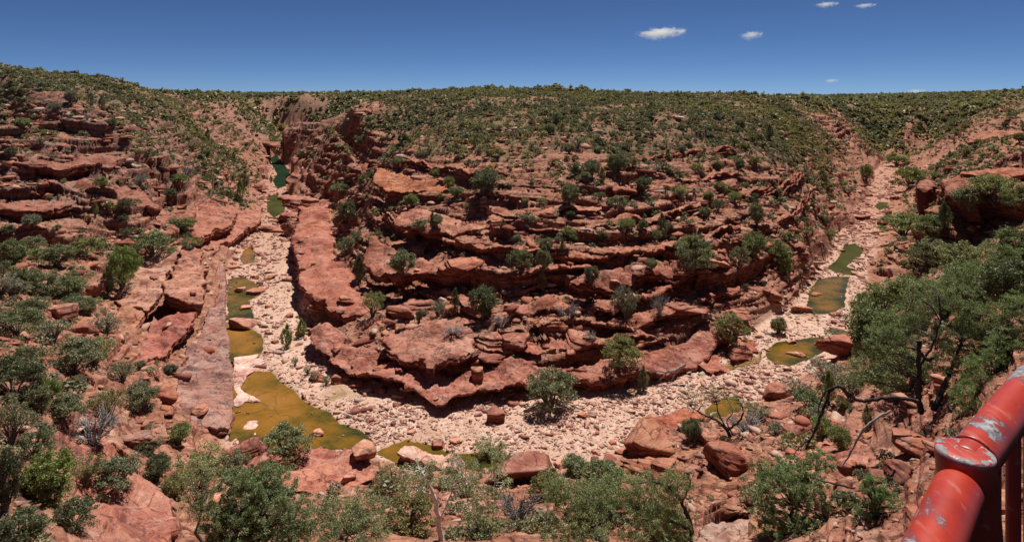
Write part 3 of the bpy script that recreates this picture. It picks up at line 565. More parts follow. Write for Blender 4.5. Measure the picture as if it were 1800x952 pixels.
# water
def fill_poly(P2,spacing,jit=.25,seed=0):
    """outline + interior points -> triangles; returns verts(2d), tris, signed distance of verts"""
    r=np.random.default_rng(seed)
    x0,y0=P2.min(0);x1,y1=P2.max(0)
    gx,gy=np.meshgrid(np.arange(x0,x1,spacing),np.arange(y0,y1,spacing));gx=gx+r.uniform(-jit,jit,gx.shape)*spacing;gy=gy+r.uniform(-jit,jit,gx.shape)*spacing
    g=np.c_[gx.ravel(),gy.ravel()];sd=pip_sd(g[:,0],g[:,1],P2);g=g[sd<-spacing*.45]
    pts=[Vector((float(a),float(b))) for a,b in np.vstack([P2,g])];n=len(P2)
    res=delaunay_2d_cdt(pts,[(i,(i+1)%n) for i in range(n)],[],1,1e-5)
    V2=np.array([(v.x,v.y) for v in res[0]]);T=np.array([f for f in res[2] if len(f)==3],np.int32)
    orig=res[3]
    return V2,T,orig
def resample(a,step):
    out=[];n=len(a)
    for i in range(n):
        p,q=a[i],a[(i+1)%n];L=np.hypot(*(q-p)[:2]);m=max(1,int(round(L/step)))
        for j in range(m): out.append(p+(q-p)*j/m)
    return np.array(out)
def smooth_closed(a,it=1):
    for _ in range(it): a=(np.roll(a,1,0)+2*a+np.roll(a,-1,0))/4
    return a
WLAB=['large brown and ochre pool at the left foot of the spur, beside the sheer shelf','round ochre pool just above the pale crusted shelf','small olive pool with white boulders in the left arm','tiny brown pool among stones in the left arm','dim green pool under the left arm ledges','narrow deep green pool far up the left arm','thin dark green channel between gravel and the near shore','oval olive pool at the start of the right arm','squarish cracked ochre pool in the right arm','small broken olive pool among stones of the right arm','shaded dark pool behind the small gnarled tree','small dark pool far up the right arm']
for i,(p,lb) in enumerate(zip(POOLS,WLAB)):
    a=poly_world(p,-.12);c0=a.mean(0);n=(a-c0)/np.hypot(*(a-c0).T)[:,None]
    a=resample(a+n*.7,.5);V2,T,_=fill_poly(a,max(.6,(a.max(0)-a.min(0)).max()/60),.2,i)
    a2=POOLW[i];sd=-pip_sd(V2[:,0],V2[:,1],a2)
    sc=max(sd.max(),.5);near=sstep(.8,0,sd/sc)
    # deeper (and darker) towards one shore
    dv=sstep(.2,1.,np.clip((V2[:,0]-V2[:,0].min())/(np.ptp(V2[:,0])+.1),0,1)*.55+.45*np.clip((V2[:,1].max()-V2[:,1])/(np.ptp(V2[:,1])+.1),0,1))
    deep=np.clip(.22+.42*dv+.3*near+(.3 if i in(7,8) else 0),0,1) if i not in (2,4,6,9,10,11) else np.clip(.65+.3*dv,0,1)
    o=mesh_from('pool_water',np.c_[V2,np.full(len(V2),-.12)],T,mat=M_DEEP if i==5 else M_MURK if i in(4,9,11) else M_WATER,attrs={'deep':deep});tag(o,lb,'water',kind='structure')
# ------------------------------------------------------------------ slabs and ledges
ZO=ZD.copy()
def slab(i):
    name,lb,pts,th,uc,tint=SLABS[i];a,co=SLW[i]
    r=np.random.default_rng(100+i)
    dist=a[:,1].mean();step=max(.22,dist*.0028)
    P3=resample(a,step);P3=smooth_closed(P3,2);XY=P3[:,:2]
    area=.5*np.sum(XY[:,0]*np.roll(XY[:,1],-1)-np.roll(XY[:,0],-1)*XY[:,1])
    if area<0: XY=XY[::-1];P3=P3[::-1]
    tg=np.roll(XY,-1,0)-np.roll(XY,1,0);nr=np.c_[tg[:,1],-tg[:,0]];nr=nr/np.hypot(*nr.T)[:,None]
    nr=smooth_closed(nr,4);nr/=np.hypot(*nr.T)[:,None]
    big=np.sqrt(abs(area))
    _,_,cell=voro(XY[:,0]/1.9+i*7,XY[:,1]/1.9,7)
    j=(fbm(XY[:,0]/2.5,XY[:,1]/2.5,200+i,3)*.35+fbm(XY[:,0]/.7,XY[:,1]/.7,210+i,3)*.16+(cell-.5)*.95*(.5+.5*np.sign(fbm(XY[:,0]/6,XY[:,1]/6,230+i,2)+.1)))*min(1,big/9)*(.22 if i in(8,13,14) else 1)
    XY=XY+nr*j[:,None]
    n=len(XY)
    V2,T,orig=fill_poly(XY,max(.22,min(.6,big/60),dist*.0026),.3,i)
    sd=-pip_sd(V2[:,0],V2[:,1],XY)
    def topz(x,y):
        pl=co[0]*x+co[1]*y+co[2]
        f1,f2,c=voro(x/2.8+.4*fbm(x/3,y/3,300+i,2),y/2.3+.4*fbm(x/3,y/3,301+i,2),302+i)
        z=pl+fbm(x/4,y/4,303+i,3)*.16+fbm(x/.9,y/.9,304+i,3)*.07
        lv=.2;q=(fbm(x/5,y/5,305+i,4)*1.5)/lv;z=z+lv*(np.floor(q)+sstep(.88,1,q-np.floor(q)))*(1 if th>.55 else .2)
        z=z-(1-sstep(.015,.06,f2-f1))*.14*(1 if i not in(8,13,14) else .2)
        return z
    Zt=topz(V2[:,0],V2[:,1])-.10*np.exp(-sd/.25)
    # outline verts of the triangulation, in order
    idx={}
    for vi,o_ in enumerate(orig):
        for q in o_:
            if q<n: idx[q]=vi
    ring=[idx[q] for q in range(n) if q in idx];rp=V2[ring];rn=nr[[q for q in range(n) if q in idx]]
    # beds of uneven thickness, each standing out or back from its neighbour
    zt=Zt[ring];Vs=[np.c_[V2,Zt]];Fs=[T];prev=np.array(ring);base=len(V2);m=len(ring)
    lev=[];t=0.
    while t<1:
        dt=r.uniform(.10,.34)/th;o_=r.uniform(-.26,.20);lev.append((t+.01,o_));t=min(1.,t+dt);lev.append((t,o_+r.uniform(-.08,.05)))
    lev[0]=(.03,.04)
    for kk,(t,o_) in enumerate(lev):
        g=sstep(.25,1,t)
        off=o_*(.55+.9*(fbm(rp[:,0]/2.2,rp[:,1]/2.2,430+i+kk//2,2)+.5))+.10*fbm(rp[:,0]/.8,rp[:,1]/.8,400+i+kk//2,3)-uc*g*(1+.3*fbm(rp[:,0]/4,rp[:,1]/4,410+i,2))
        z=zt-th*t*(1+.12*fbm(rp[:,0]/3,rp[:,1]/3,420+i,2))
        Vs.append(np.c_[rp+rn*off[:,None],z]);cur=base+np.arange(m)
        nx=np.roll(np.arange(m),-1)
        q0,q1,q2,q3=prev,cur,cur[nx],prev[nx]
        Fs.append(np.stack([q0,q1,q2],1));Fs.append(np.stack([q0,q2,q3],1));prev=cur;base+=m
    cz=Vs[-1].mean(0);Vs.append(cz[None]);Fs.append(np.stack([prev,np.full(m,base),np.roll(prev,-1)],1))
    VV=np.vstack(Vs);FF=np.vstack(Fs)
    c=np.array([a[:,0].mean(),a[:,1].mean(),VV[:,2].min()]);o=mesh_from(name,VV-c,FF,mat=M_ROCK);o.location=c
    o.color=(*tint,1);tag(o,lb,'rock ledge' if 'ledge' in name else 'rock')
    # remember its top for things that stand on it
    X=UC[:,None]*DD[None,:]
    ci=np.nonzero((UC>(a[:,0]/a[:,1]).min()-.02)&(UC<(a[:,0]/a[:,1]).max()+.02))[0];di=np.nonzero((DD>a[:,1].min()-1)&(DD<a[:,1].max()+1))[0]
    xx=UC[ci][:,None]*DD[di][None,:];yy=np.broadcast_to(DD[di],xx.shape)
    s_=pip_sd(xx,np.array(yy),a[:,:2]);zz=topz(xx,np.array(yy));blk=ZO[np.ix_(ci,di)];ZO[np.ix_(ci,di)]=np.where(s_<-.1,np.maximum(blk,zz),blk)
for i in range(len(SLABS)): slab(i)
print('slabs',round(time.time()-T0,1))
ZT=ZD;
def gz(x,y):
    global ZD
    ZD=ZO;r=ground_z(x,y);ZD=ZT;return r
def hit(px,py):
    i=int(np.clip(round((U(px)-UC[0])/(UC[1]-UC[0])),0,NC-1))
    line=H-(py-YH)/F*DD
    k=np.nonzero((ZO[i]>line)&(DD>7))[0]
    j=k[0] if len(k) else len(DD)-1
    return U(px)*DD[j],DD[j],ZO[i,j]
# ------------------------------------------------------------------ stones
import bmesh
def ico(sub):
    bm=bmesh.new();bmesh.ops.create_icosphere(bm,subdivisions=sub,radius=1)
    v=np.array([x.co[:] for x in bm.verts]);f=np.array([[w.index for w in q.verts] for q in bm.faces],np.int32);bm.free();return v,f
I1=ico(1);I2=ico(2);I4=ico(4);I5=ico(5)
def chunk(base,seed,planes=9,round_=0.,flat=.6):
    """a broken block: a ball cut by random planes"""
    r=np.random.default_rng(seed);v,f=base
    n=r.normal(size=(planes,3));n/=np.linalg.norm(n,axis=1)[:,None]
    n=np.vstack([n,[[0,0,1],[0,0,-1]],[[1,.1,0.5],[-1,.2,.35],[0.1,1,-.3],[0.2,-1,.5]]+r.normal(0,.35,(4,3))]);n/=np.linalg.norm(n,axis=1)[:,None]
    h=r.uniform(.55,.95,len(n));h[planes:planes+2]=r.uniform(.5,.75,2)
    d=v@n.T;rad=np.where(d>1e-3,h/np.maximum(d,1e-3),9);rad=rad.min(1)
    if round_>0:
        rs=(np.where(d>1e-3,(h/np.maximum(d,1e-3)),9.)**(-8)).sum(1)**(-1/8);rad=rad*(1-round_)+rs*round_*1.1
    w=v*rad[:,None];w[:,2]*=flat;return w,f
def merge_inst(protos,pos,scale,rot,rnd,tilt=None):
    """many copies of small shapes as one mesh"""
    Vs=[];Fs=[];As=[];b=0
    pi=np.random.default_rng(3).integers(0,len(protos),len(pos))
    for k_ in range(len(protos)):
        m=np.nonzero(pi==k_)[0]
        if not len(m): continue
        v,f=protos[k_][:2];extra=protos[k_][2] if len(protos[k_])>2 else None
        s=scale[m] if scale.ndim==2 else np.repeat(scale[m][:,None],3,1)
        w=v[None]*s[:,None,:]
        if tilt is not None:
            t=tilt[m];ca,sa=np.cos(t)[:,None],np.sin(t)[:,None]
            w=np.stack([w[...,0],w[...,1]*ca-w[...,2]*sa,w[...,1]*sa+w[...,2]*ca],-1)
        c,s_=np.cos(rot[m])[:,None],np.sin(rot[m])[:,None]
        w=np.stack([w[...,0]*c-w[...,1]*s_,w[...,0]*s_+w[...,1]*c,w[...,2]],-1)+pos[m][:,None,:]
        nv=len(v);Vs.append(w.reshape(-1,3));Fs.append((f[None]+(b+np.arange(len(m))*nv)[:,None,None]).reshape(-1,f.shape[1]))
        a=np.repeat(rnd[m],nv)
        if extra is not None: a=np.clip(a.reshape(len(m),nv)*.45+extra[None]*.55,0,1).ravel()
        As.append(a);b+=nv*len(m)
    return np.vstack(Vs),np.vstack(Fs),np.concatenate(As)
def hullstone(seed,flat):
    r=np.random.default_rng(seed);p=r.uniform(-1,1,(9,3))*(1,.8,flat);bm=bmesh.new()
    for q in p: bm.verts.new(q*(1 if True else 1))
    g=bmesh.ops.convex_hull(bm,input=bm.verts);bmesh.ops.delete(bm,geom=list({x for x in g['geom_interior']+g['geom_unused'] if isinstance(x,bmesh.types.BMVert)}),context='VERTS')
    bmesh.ops.triangulate(bm,faces=bm.faces);bm.verts.index_update()
    v=np.array([x.co[:] for x in bm.verts]);f=np.array([[w.index for w in q.verts] for q in bm.faces],np.int32);bm.free();return v,f
SMALL=[hullstone(s,.45) for s in range(16)];MED=[chunk(I2,50+s,7,.0,.55) for s in range(6)]+[hullstone(70+s,.55) for s in range(8)]
def in_any_pool(x,y,m=-.1):
    r=np.zeros(x.shape,bool)
    for p in POOLW:
        x0,y0=p.min(0)-1;x1,y1=p.max(0)+1;k=(x>x0)&(x<x1)&(y>y0)&(y<y1)
        if k.any(): r[k]|=pip_sd(x[k],y[k],p)<m
    return r
def in_slab(x,y,m=0.):
    r=np.zeros(x.shape,bool)
    for (a,co) in SLW:
        x0,y0=a[:,:2].min(0)-1;x1,y1=a[:,:2].max(0)+1;k=(x>x0)&(x<x1)&(y>y0)&(y<y1)
        if k.any(): r[k]|=pip_sd(x[k],y[k],a[:,:2])<m
    return r
# gravel on the bed
n=86000;px=rng.uniform(380,1620,n);py=rng.uniform(262,832,n);d=depth(py,0);X=U(px)*d
RP=np.array([(p[0],p[1]) for p in RIVER],float);ok=pip_sd(px,py,RP)<2
sandy=np.zeros(n)
for sx,sy,rx,ry in[(520,610,40,45),(590,680,55,28),(640,700,50,18),(520,545,22,30),(500,470,14,30),(1115,668,70,10),(1350,575,40,12),(760,712,40,8),(470,420,10,30)]: sandy=np.maximum(sandy,np.exp(-(((px-sx)/rx)**2+((py-sy)/ry)**2)*.9))
ok&=rng.uniform(size=n)>sandy*.97
ok&=rng.uniform(size=n)<np.clip(1.02+1.3*fbm(X/7,d/7,801,3),.4,1)
ok&=~in_any_pool(X,d,-.15)|(rng.uniform(size=n)<.012)
X=X[ok];Y=d[ok];n=len(X);Z=ground_z(X,Y)
sz=np.minimum(.07+rng.gamma(1.1,.085,n)*(1+.5*fbm(X/9,Y/9,802,2)),1.0)*(1+.5*sstep(100,180,Y))*np.clip(Y/80,.8,2.2);sz=np.where(rng.uniform(size=n)<.035,sz*2.1,sz);sz=np.minimum(sz,1.0)
S3=sz[:,None]*np.c_[rng.uniform(.8,1.5,n),rng.uniform(.7,1.1,n),rng.uniform(.6,1.1,n)]
pool=in_any_pool(X,Y,-.1);Z=np.where(pool,-.12,Z)
V_,F_,A_=merge_inst(SMALL,np.c_[X,Y,Z+sz*.10],S3,rng.uniform(0,6.28,n),rng.uniform(0,1,n)**1.1*(1-.62*sstep(100,190,Y)*np.where(X>0,1,.8)),rng.normal(0,.22,n))
o=mesh_from('river_gravel',V_,F_,mat=M_RSTONE,attrs={'rnd':A_});tag(o,'loose pale pink and cream stones covering the dry river bed','gravel',kind='stuff')
print('gravel',n,round(time.time()-T0,1))
# scree on the slopes (where the sight lines land, plus a little beyond)
def slope_samples(n,seed,y0=200,y1=960):
    r=np.random.default_rng(seed);out=[]
    px=r.uniform(-60,1860,n);py=YH+(y1-YH)*r.uniform(0.02,1,n)
    for a,b in zip(px,py):
        out.append((*hit(a,b),a,b))
    return np.array(out)
SS=slope_samples(30000,5)
SS[:,0]+=rng.normal(0,.5,len(SS));SS[:,1]+=rng.normal(0,.8,len(SS))
tt=table(TT,SS[:,0]/SS[:,1],np.log(SS[:,1]));ww=table(TV,SS[:,0]/SS[:,1],np.log(SS[:,1]))
rvs=pip_sd(SS[:,3],SS[:,4],RP)
clus=fbm(SS[:,0]/9,SS[:,1]/9,500,3)
ok=(SS[:,1]<420)&(rng.uniform(size=len(SS))<np.clip((SS[:,1]-10)/60,.12,1))&(rvs>-4)&(rng.uniform(size=len(SS))<np.clip(.42+.9*clus,0.06,1))&~(in_slab(SS[:,0],SS[:,1],-.1)&(rng.uniform(size=len(SS))<.96))
S=SS[ok];n=len(S);Z=gz(S[:,0],S[:,1])
sz=np.minimum(.16+rng.gamma(1.3,.2,n),1.8)*np.clip(S[:,1]/85,.42,2.2);sz=np.minimum(sz,1.9)
S3=sz[:,None]*np.c_[rng.uniform(.8,1.7,n),rng.uniform(.7,1.1,n),rng.uniform(.5,1.0,n)]
V_,F_,A_=merge_inst(SMALL+MED,np.c_[S[:,0],S[:,1],Z+sz*.06],S3,rng.uniform(0,6.28,n),rng.uniform(0,1,n),rng.normal(0,.2,n))
o=mesh_from('scree',V_,F_,mat=M_SSTONE,attrs={'rnd':A_});tag(o,'loose broken red sandstone blocks littering ledges and slopes','scree',kind='stuff')
print('scree',n,round(time.time()-T0,1))

# ------------------------------------------------------------------ boulders that can be told apart
BOUL=[ # column, row of the foot, width and height in the photograph, roundness, tint, label
 (1290,828,74,54,.7,(1.05,.72,.66),'big rounded red brown boulder on the near slope, above the grey slab'),
 (871,742,34,32,.6,(1,.72,.66),'small rounded dark red boulder alone on the gravel below the ledge'),
 (838,666,26,32,.7,(1.15,.95,.75),'upright rounded orange boulder sitting on the red ledge'),
 (938,846,76,62,.1,(.95,.82,.82),'large angular dull red boulder at the edge of the gravel'),
 (976,586,56,36,.2,(1.2,.92,.8),'orange and pale block above the row of broken blocks'),
 (421,580,40,26,.3,(1.3,1.15,1.1),'pinkish block at the narrow neck between two ochre pools'),
 (420,518,18,12,.6,(1.7,1.8,1.8),'small white boulder in the olive pool of the left arm'),
 (427,548,17,10,.6,(1.8,2,2.1),'small bright white boulder beside the olive pool'),
 (448,520,24,14,.4,(1.4,1.25,1.2),'pale pink stone on the shore of the olive pool'),
 (636,805,46,36,.5,(1.45,1.45,1.35),'pale rounded boulder between the brown pool and the green channel'),
 (425,812,58,44,.5,(1.1,.72,.72),'rounded red block at the bottom left corner of the brown pool'),
 (465,835,64,46,.5,(1.15,.76,.74),'rounded pink red block below the brown pool'),
 (1150,796,88,42,.0,(1.15,.92,.74),'orange brown layered block with deep cracks, upper of two'),
 (1152,846,80,46,.0,(1.12,.88,.7),'orange brown layered block, lower of two'),
 (270,698,42,30,.5,(1.3,.95,.75),'rounded orange boulder left of the smooth grey shelf'),
 (735,548,64,28,.3,(1,.7,.68),'long dark red block between shrubs above the flat slab'),
 (820,505,70,26,.1,(1.25,.85,.65),'long orange block lying in the black hollow'),
 (700,556,50,26,.4,(.98,.7,.68),'dark red block above the left end of the flat slab'),
 (860,608,44,24,.2,(1.05,.8,.76),'first broken block right of the flat slab'),
 (905,620,46,30,.2,(1.1,.84,.78),'red cube like block in the row right of the flat slab'),
 (880,632,50,22,.2,(1,.76,.72),'flat block under the row of broken blocks'),
 (1025,606,56,26,.2,(1.1,.85,.78),'flat pinkish block with a dark gap beneath, in the block row'),
 (1190,560,60,26,.2,(1.05,.78,.74),'red block standing out above the right end of the ledge'),
 (1300,560,44,24,.3,(1.1,.85,.78),'pink red block near the green shrub at the right end of the ledge'),
 (1352,530,56,30,.2,(1.1,.82,.75),'angular red block overlooking the gravel of the right arm'),
 (1305,628,38,26,.3,(1.15,.82,.74),'pink block on the gravel below the apron of rock'),
 (1150,600,44,20,.2,(1.05,.75,.72),'block wedged against the layered ledge, left of its green shrub'),
 (1405,450,48,28,.1,(1.05,.78,.72),'red cracked block above the squarish pool'),
 (1610,792,58,42,.3,(1.15,.85,.72),'orange red boulder on the dark shaded slope near the railing'),
 (1502,835,40,34,.3,(1.3,1.0,.9),'pinkish boulder at the edge of the tree shade'),
 (1250,780,34,20,.3,(1.1,.9,.8),'dull red block left of the small dark tree'),
 (770,790,26,16,.4,(1.1,.8,.75),'little red stone near the whitish grey slab'),
 (505,388,44,22,.2,(1.0,.74,.68),'red block at the head of the left arm gravel'),
 (530,360,44,20,.15,(1.1,.85,.76),'thick orange red block at the far end of the long tongue'),
 (512,402,40,18,.1,(1.0,.8,.74),'red block leaning on the far end of the long tongue'),
 (462,408,36,16,.1,(1.05,.85,.8),'red block on the left bank opposite the tongue'),
 (448,332,30,14,.1,(1.0,.8,.74),'red block on the left bank beside the far green pool'),
 (520,318,34,16,.1,(1.0,.78,.7),'red block on the right bank beside the far green pool'),
 (500,352,26,10,.1,(1.1,.86,.8),'flat block crossing the narrow left arm below the green pool'),
 (1520,385,22,12,.1,(1.05,.84,.78),'red block on the left bank of the narrow right arm'),
 (1556,395,22,12,.1,(1.05,.84,.78),'red block on the right bank of the narrow right arm'),
 (1528,345,16,9,.1,(1.1,.9,.82),'pinkish block far up the right arm, left bank'),
 (1575,352,18,9,.1,(1.1,.9,.82),'pinkish block far up the right arm, right bank'),
 (1545,412,16,8,.1,(1.1,.9,.82),'block in the middle of the narrow right arm'),
 (700,655,16,10,.3,(1.1,.8,.75),'little block on the sand under the left part of the long ledge'),
 (470,258,34,14,.2,(1.0,.72,.64),'bulging dark red block above the far green pool'),
 (160,760,30,22,.3,(1.1,.95,.9),'grey pink block above the smooth striped slab'),
 (240,790,44,36,.3,(.9,.85,.85),'grey brown block at the top of the smooth striped slab'),
 (98,560,34,32,.3,(1.2,1.05,1.0),'pale pink block among shrubs on the left foreground slope'),
 (160,520,30,30,.3,(1.1,.95,.9),'dull pink block above the rock rib'),
 (690,748,10,9,.5,(1.2,.85,.8),'tiny red stone on the sand below the beak'),
 (555,775,18,12,.5,(1.6,1.7,1.7),'small pale stone standing in the brown pool'),
 (1465,760,40,30,.2,(1.2,.9,.8),'orange block under the pale dead branch'),
 (1590,842,46,40,.2,(.95,.7,.62),'dark red block in the tree shade left of the railing'),
 (1780,860,70,70,.15,(1.3,1.0,.72),'orange brown rough block right of the railing post'),
 (1370,700,50,24,.2,(1.2,.85,.78),'slanting pink block on the near bank above the dark tree'),
 (1505,620,60,40,.2,(1.25,.88,.82),'long pink red block on the right shore of the olive pool'),
 (1402,632,20,12,.4,(1.5,1.45,1.3),'small pale stone at the front of the olive pool'),
 (1392,608,16,8,.5,(1.5,1.45,1.3),'small pale stone in the middle of the olive pool'),
 (1440,525,16,7,.5,(1.5,1.45,1.3),'small pale stone in the squarish pool'),
]
placed=[]
def boulder(x,y,z,w,h,rnd,tint,lb,seed,group=None,base=None):
    tint=tuple(.55*a+.45*sum(tint)/3*b for a,b in zip(tint,(1.06,.98,.96)));h=h*.85
    v,f=chunk(base or (I5 if w>1.6 else I4),seed,6,rnd,.62)
    q=v*np.array([w/1.6,w/1.9,h/1.0]);r=np.random.default_rng(seed)
    ln=np.linalg.norm(v,axis=1)[:,None]
    s_=.06*w
    dsp=fbm(q[:,0]*1.6/w*3+seed,q[:,2]*1.6/w*3+q[:,1]*2/w,seed,4)*s_*.6
    bands=np.sign(fbm((q[:,2]+.1*q[:,0])/(.13*h+.02),q[:,0]*.2,seed+1,2))*s_*.5*(1-rnd)
    q=q+v/ln*(dsp+bands)[:,None]
    o=mesh_from('boulder',q,f,mat=M_ROCK,smooth=False)
    o.location=(x,y,z+h*.20);o.rotation_euler=(r.normal(0,.12),r.normal(0,.12),r.uniform(0,6.28) if rnd>.3 else r.uniform(-.5,.5));o.color=(*tint,1)
    return tag(o,lb,'boulder',group)
for i,(px,py,w_,h_,rd,tint,lb) in enumerate(BOUL):
    x,y,z=hit(px,py);m=y/F
    zz=float(gz(x,y));
    if in_any_pool(np.array([x]),np.array([y]),-.1)[0]: zz=-.15
    if px==1780: x,y=U(px)*20.5,20.5;zz=float(gz(x,y));m=y/F
    boulder(x,y+w_*m*.3,zz,w_*m,h_*m,rd,tint,lb,900+i);placed.append((px,py-h_/2,max(w_,h_)/2))
# more single blocks, biggest in the picture first
r=np.random.default_rng(77);cnt=0
REG=[((400,560,380,790),'on the gravel and rock of the left arm','blocks beside the left arm'),((560,1000,480,700),'among the broken beds at the nose of the spur','blocks at the nose of the spur'),((1000,1330,430,640),'on the right shoulder of the spur','blocks on the right shoulder of the spur'),
     ((560,1250,300,480),'on the upper beds of the spur','blocks on the upper spur'),((1330,1560,300,640),'on the stony bank of the right arm','blocks beside the right arm'),((0,400,420,760),'on the left foreground slope','blocks on the left slope'),
     ((600,1130,690,810),'lying on the pale gravel of the river bend','stones on the gravel bend'),((320,1300,810,950),'on the near bank below the lookout','blocks on the near bank'),((1300,1700,640,900),'on the right foreground slope','blocks on the right foreground slope'),((0,420,240,420),'on the left canyon wall','blocks on the left canyon wall')]
TN=[((1.1,.78,.72),'red'),((1.25,.95,.82),'pinkish'),((1.2,.85,.6),'orange'),((.85,.68,.66),'dark red'),((1.45,1.3,1.15),'pale')]
PROB=[I4];bases={}
for k_ in range(170):
    ri=k_%len(REG);(x0,x1,y0,y1),where,grp=REG[ri]
    for _ in range(20):
        px,py=r.uniform(x0,x1),r.uniform(y0,y1);x,y,z=hit(px,py)
        if y>340 or in_any_pool(np.array([x]),np.array([y]),.3)[0]: continue
        if any(abs(px-a)<c+8 and abs(py-b)<c+6 for a,b,c in placed): continue
        break
    else: continue
    t,tn=TN[r.integers(0,5)];w_=min(3.2,(.7+r.gamma(1.5,.45)))*(.55 if ri==6 else 1)*(.7 if y<60 else 1)
    h_=w_*r.uniform(.4,.75)
    sz='large' if w_>1.9 else ('middling' if w_>1.1 else 'small')
    shp='flat' if h_/w_<.52 else 'chunky'
    boulder(x,y,float(gz(x,y)),w_,h_,r.uniform(0,.35),t,f'{sz} {shp} {tn} block {where}',1200+k_,grp+f', {sz} {shp} {tn}',base=I4)
    placed.append((px,py,w_*F/y/2));cnt+=1
print('boulders',cnt,round(time.time()-T0,1))

# ------------------------------------------------------------------ plants
def leaves(centres,radii,per,size,r,elong=1.6,up=.0,shell=.55):
    """leaf blades scattered through soft clumps"""
    n=len(centres)*per
    c=np.repeat(centres,per,0);R=np.repeat(radii,per,0)
    g=r.normal(size=(n,3));g/=np.linalg.norm(g,axis=1)[:,None];rad=r.uniform(shell**3,1,n)**(1/3)*r.uniform(.6,1.12,n)
    p=c+g*rad[:,None]*R
    a=r.normal(size=(n,3))+g*.8+np.array([0,0,up]);a/=np.linalg.norm(a,axis=1)[:,None]
    b=np.cross(a,r.normal(size=(n,3)));b/=np.linalg.norm(b,axis=1)[:,None]
    s=size*r.uniform(.6,1.35,n)[:,None]
    v=np.stack([p-a*s*elong*.5,p+b*s*.42,p+a*s*elong*.5,p-b*s*.42],1).reshape(-1,3)
    f=np.arange(n*4,dtype=np.int32).reshape(n,4)
    cl=np.repeat(r.uniform(0,1,len(centres)),per)
    rnd=np.repeat(np.clip(cl*.55+r.uniform(0,.45,n),0,1),4)
    return v,f,rnd
def tube(path,rad,sides=6):
    path=np.array(path,float);rad=np.array(rad,float);n=len(path)
    t=np.gradient(path,axis=0);t/=np.linalg.norm(t,axis=1)[:,None]+1e-9
    ref=np.array([0,0,1.]) if abs(t[:,2]).mean()<.8 else np.array([1.,0,0])
    u=np.cross(t,ref);u/=np.linalg.norm(u,axis=1)[:,None]+1e-9;w=np.cross(t,u)
    a=np.arange(sides)*2*math.pi/sides
    V=(path[:,None]+rad[:,None,None]*(np.cos(a)[None,:,None]*u[:,None]+np.sin(a)[None,:,None]*w[:,None])).reshape(-1,3)
    i=np.arange(n-1)[:,None]*sides;j=np.arange(sides)[None,:];k_=(j+1)%sides
    f=np.stack([i+j,i+k_,i+sides+k_,i+sides+j],-1).reshape(-1,4)
    return V,f
def join(parts):
    V=[];Fq=[];b=0
    for v,f in parts: V.append(v);Fq.append(f+b);b+=len(v)
    return np.vstack(V),np.vstack(Fq)
def wig(p,q,r,n=5,amp=.12):
    p=np.array(p,float);q=np.array(q,float);t=np.linspace(0,1,n)[:,None];L=np.linalg.norm(q-p)
    m=p+(q-p)*t;m[1:-1]+=r.normal(0,amp*L/2.2,(n-2,3));return m
def shrub_proto(seed,shape='round',nc=46,per=46,leaf=.10,dead=False,stems=14):
    """unit plant: about 1 wide and 1 tall"""
    r=np.random.default_rng(seed)
    if shape=='round':
        g=r.normal(size=(nc,3));g/=np.linalg.norm(g,axis=1)[:,None];rr=r.uniform(.35,1,nc)**.6
        c=g*rr[:,None]*(.40,.40,.36)+(0,0,.52);R=np.stack([r.uniform(.07,.15,nc)]*3,1)*(1,1,.8)
    elif shape=='spread':
        a=r.uniform(0,6.28,nc);q=r.uniform(.05,1,nc)**.6;c=np.c_[np.cos(a)*q*.46,np.sin(a)*q*.46,.62-.30*q**2+r.uniform(-.22,.20,nc)];R=np.stack([r.uniform(.06,.14,nc)]*3,1)*(1,1,.65)
    elif shape=='tall':
        t=r.uniform(0,1,nc);a=r.uniform(0,6.28,nc);q=(.32*np.sin(np.clip(t*1.05+.12,0,1)*math.pi)**.7+.05)*r.uniform(.3,1,nc)**.5;c=np.c_[np.cos(a)*q,np.sin(a)*q,.14+.80*t];R=np.stack([r.uniform(.05,.11,nc)]*3,1)*(1,1,1.35)
    else: # wispy
        a=r.uniform(0,6.28,nc);q=r.uniform(.1,1,nc)**.7;c=np.c_[np.cos(a)*q*.45,np.sin(a)*q*.45,.35+.55*r.uniform(0,1,nc)*(1-.3*q)];R=np.stack([r.uniform(.04,.10,nc)]*3,1)*(1,1,1.1)
    # leave some bites out of the outline
    bite=r.normal(size=3);bite/=np.linalg.norm(bite);keep=(c-(0,0,.5))@bite<.30;c=c[keep];R=R[keep]
    v,f,a_=leaves(c,R,per,leaf,r,1.7,.5)
    st=[]
    for k_ in r.permutation(len(c))[:stems]:
        e=c[k_];mid=np.array([e[0]*.35,e[1]*.35,e[2]*.45])
        pth=np.vstack([[r.normal(0,.02),r.normal(0,.02),-.06],mid+r.normal(0,.02,3),e*(.8,.8,.9)+r.normal(0,.02,3),e]);st.append(tube(pth,[.022,.014,.008,.003],4))
        if dead:
            for _ in range(9):
                q=e+r.normal(0,.10,3);st.append(tube(np.vstack([mid+(e-mid)*r.uniform(.2,.9),(mid+q)/2+r.normal(0,.03,3),q]),[.008,.006,.002],3))
    sv,sf=join(st)
    return (v,f,a_),(sv,sf)
def me_of(name,v,f,mat,rnd=None):
    o=mesh_from(name,v,f,mat=mat,attrs=None if rnd is None else {'rnd':rnd});me=o.data;bpy.data.objects.remove(o);return me
KINDS_={}
def kind(nm,shape,mat,n=3,dead=False,**k):
    L=[]
    for i in range(n):
        (v,f,a),(sv,sf)=shrub_proto(hash_(nm)+i,shape,dead=dead,**k)
        L.append((me_of('foliage',v,f,mat,a),me_of('stem',sv,sf,M_DEAD if dead else M_TWIG)))
    KINDS_[nm]=L
def hash_(t): return sum(ord(c)*(i+1)*7 for i,c in enumerate(t))%9973
kind('dense','round',M_LEAF,3,nc=95,per=95,leaf=.026)
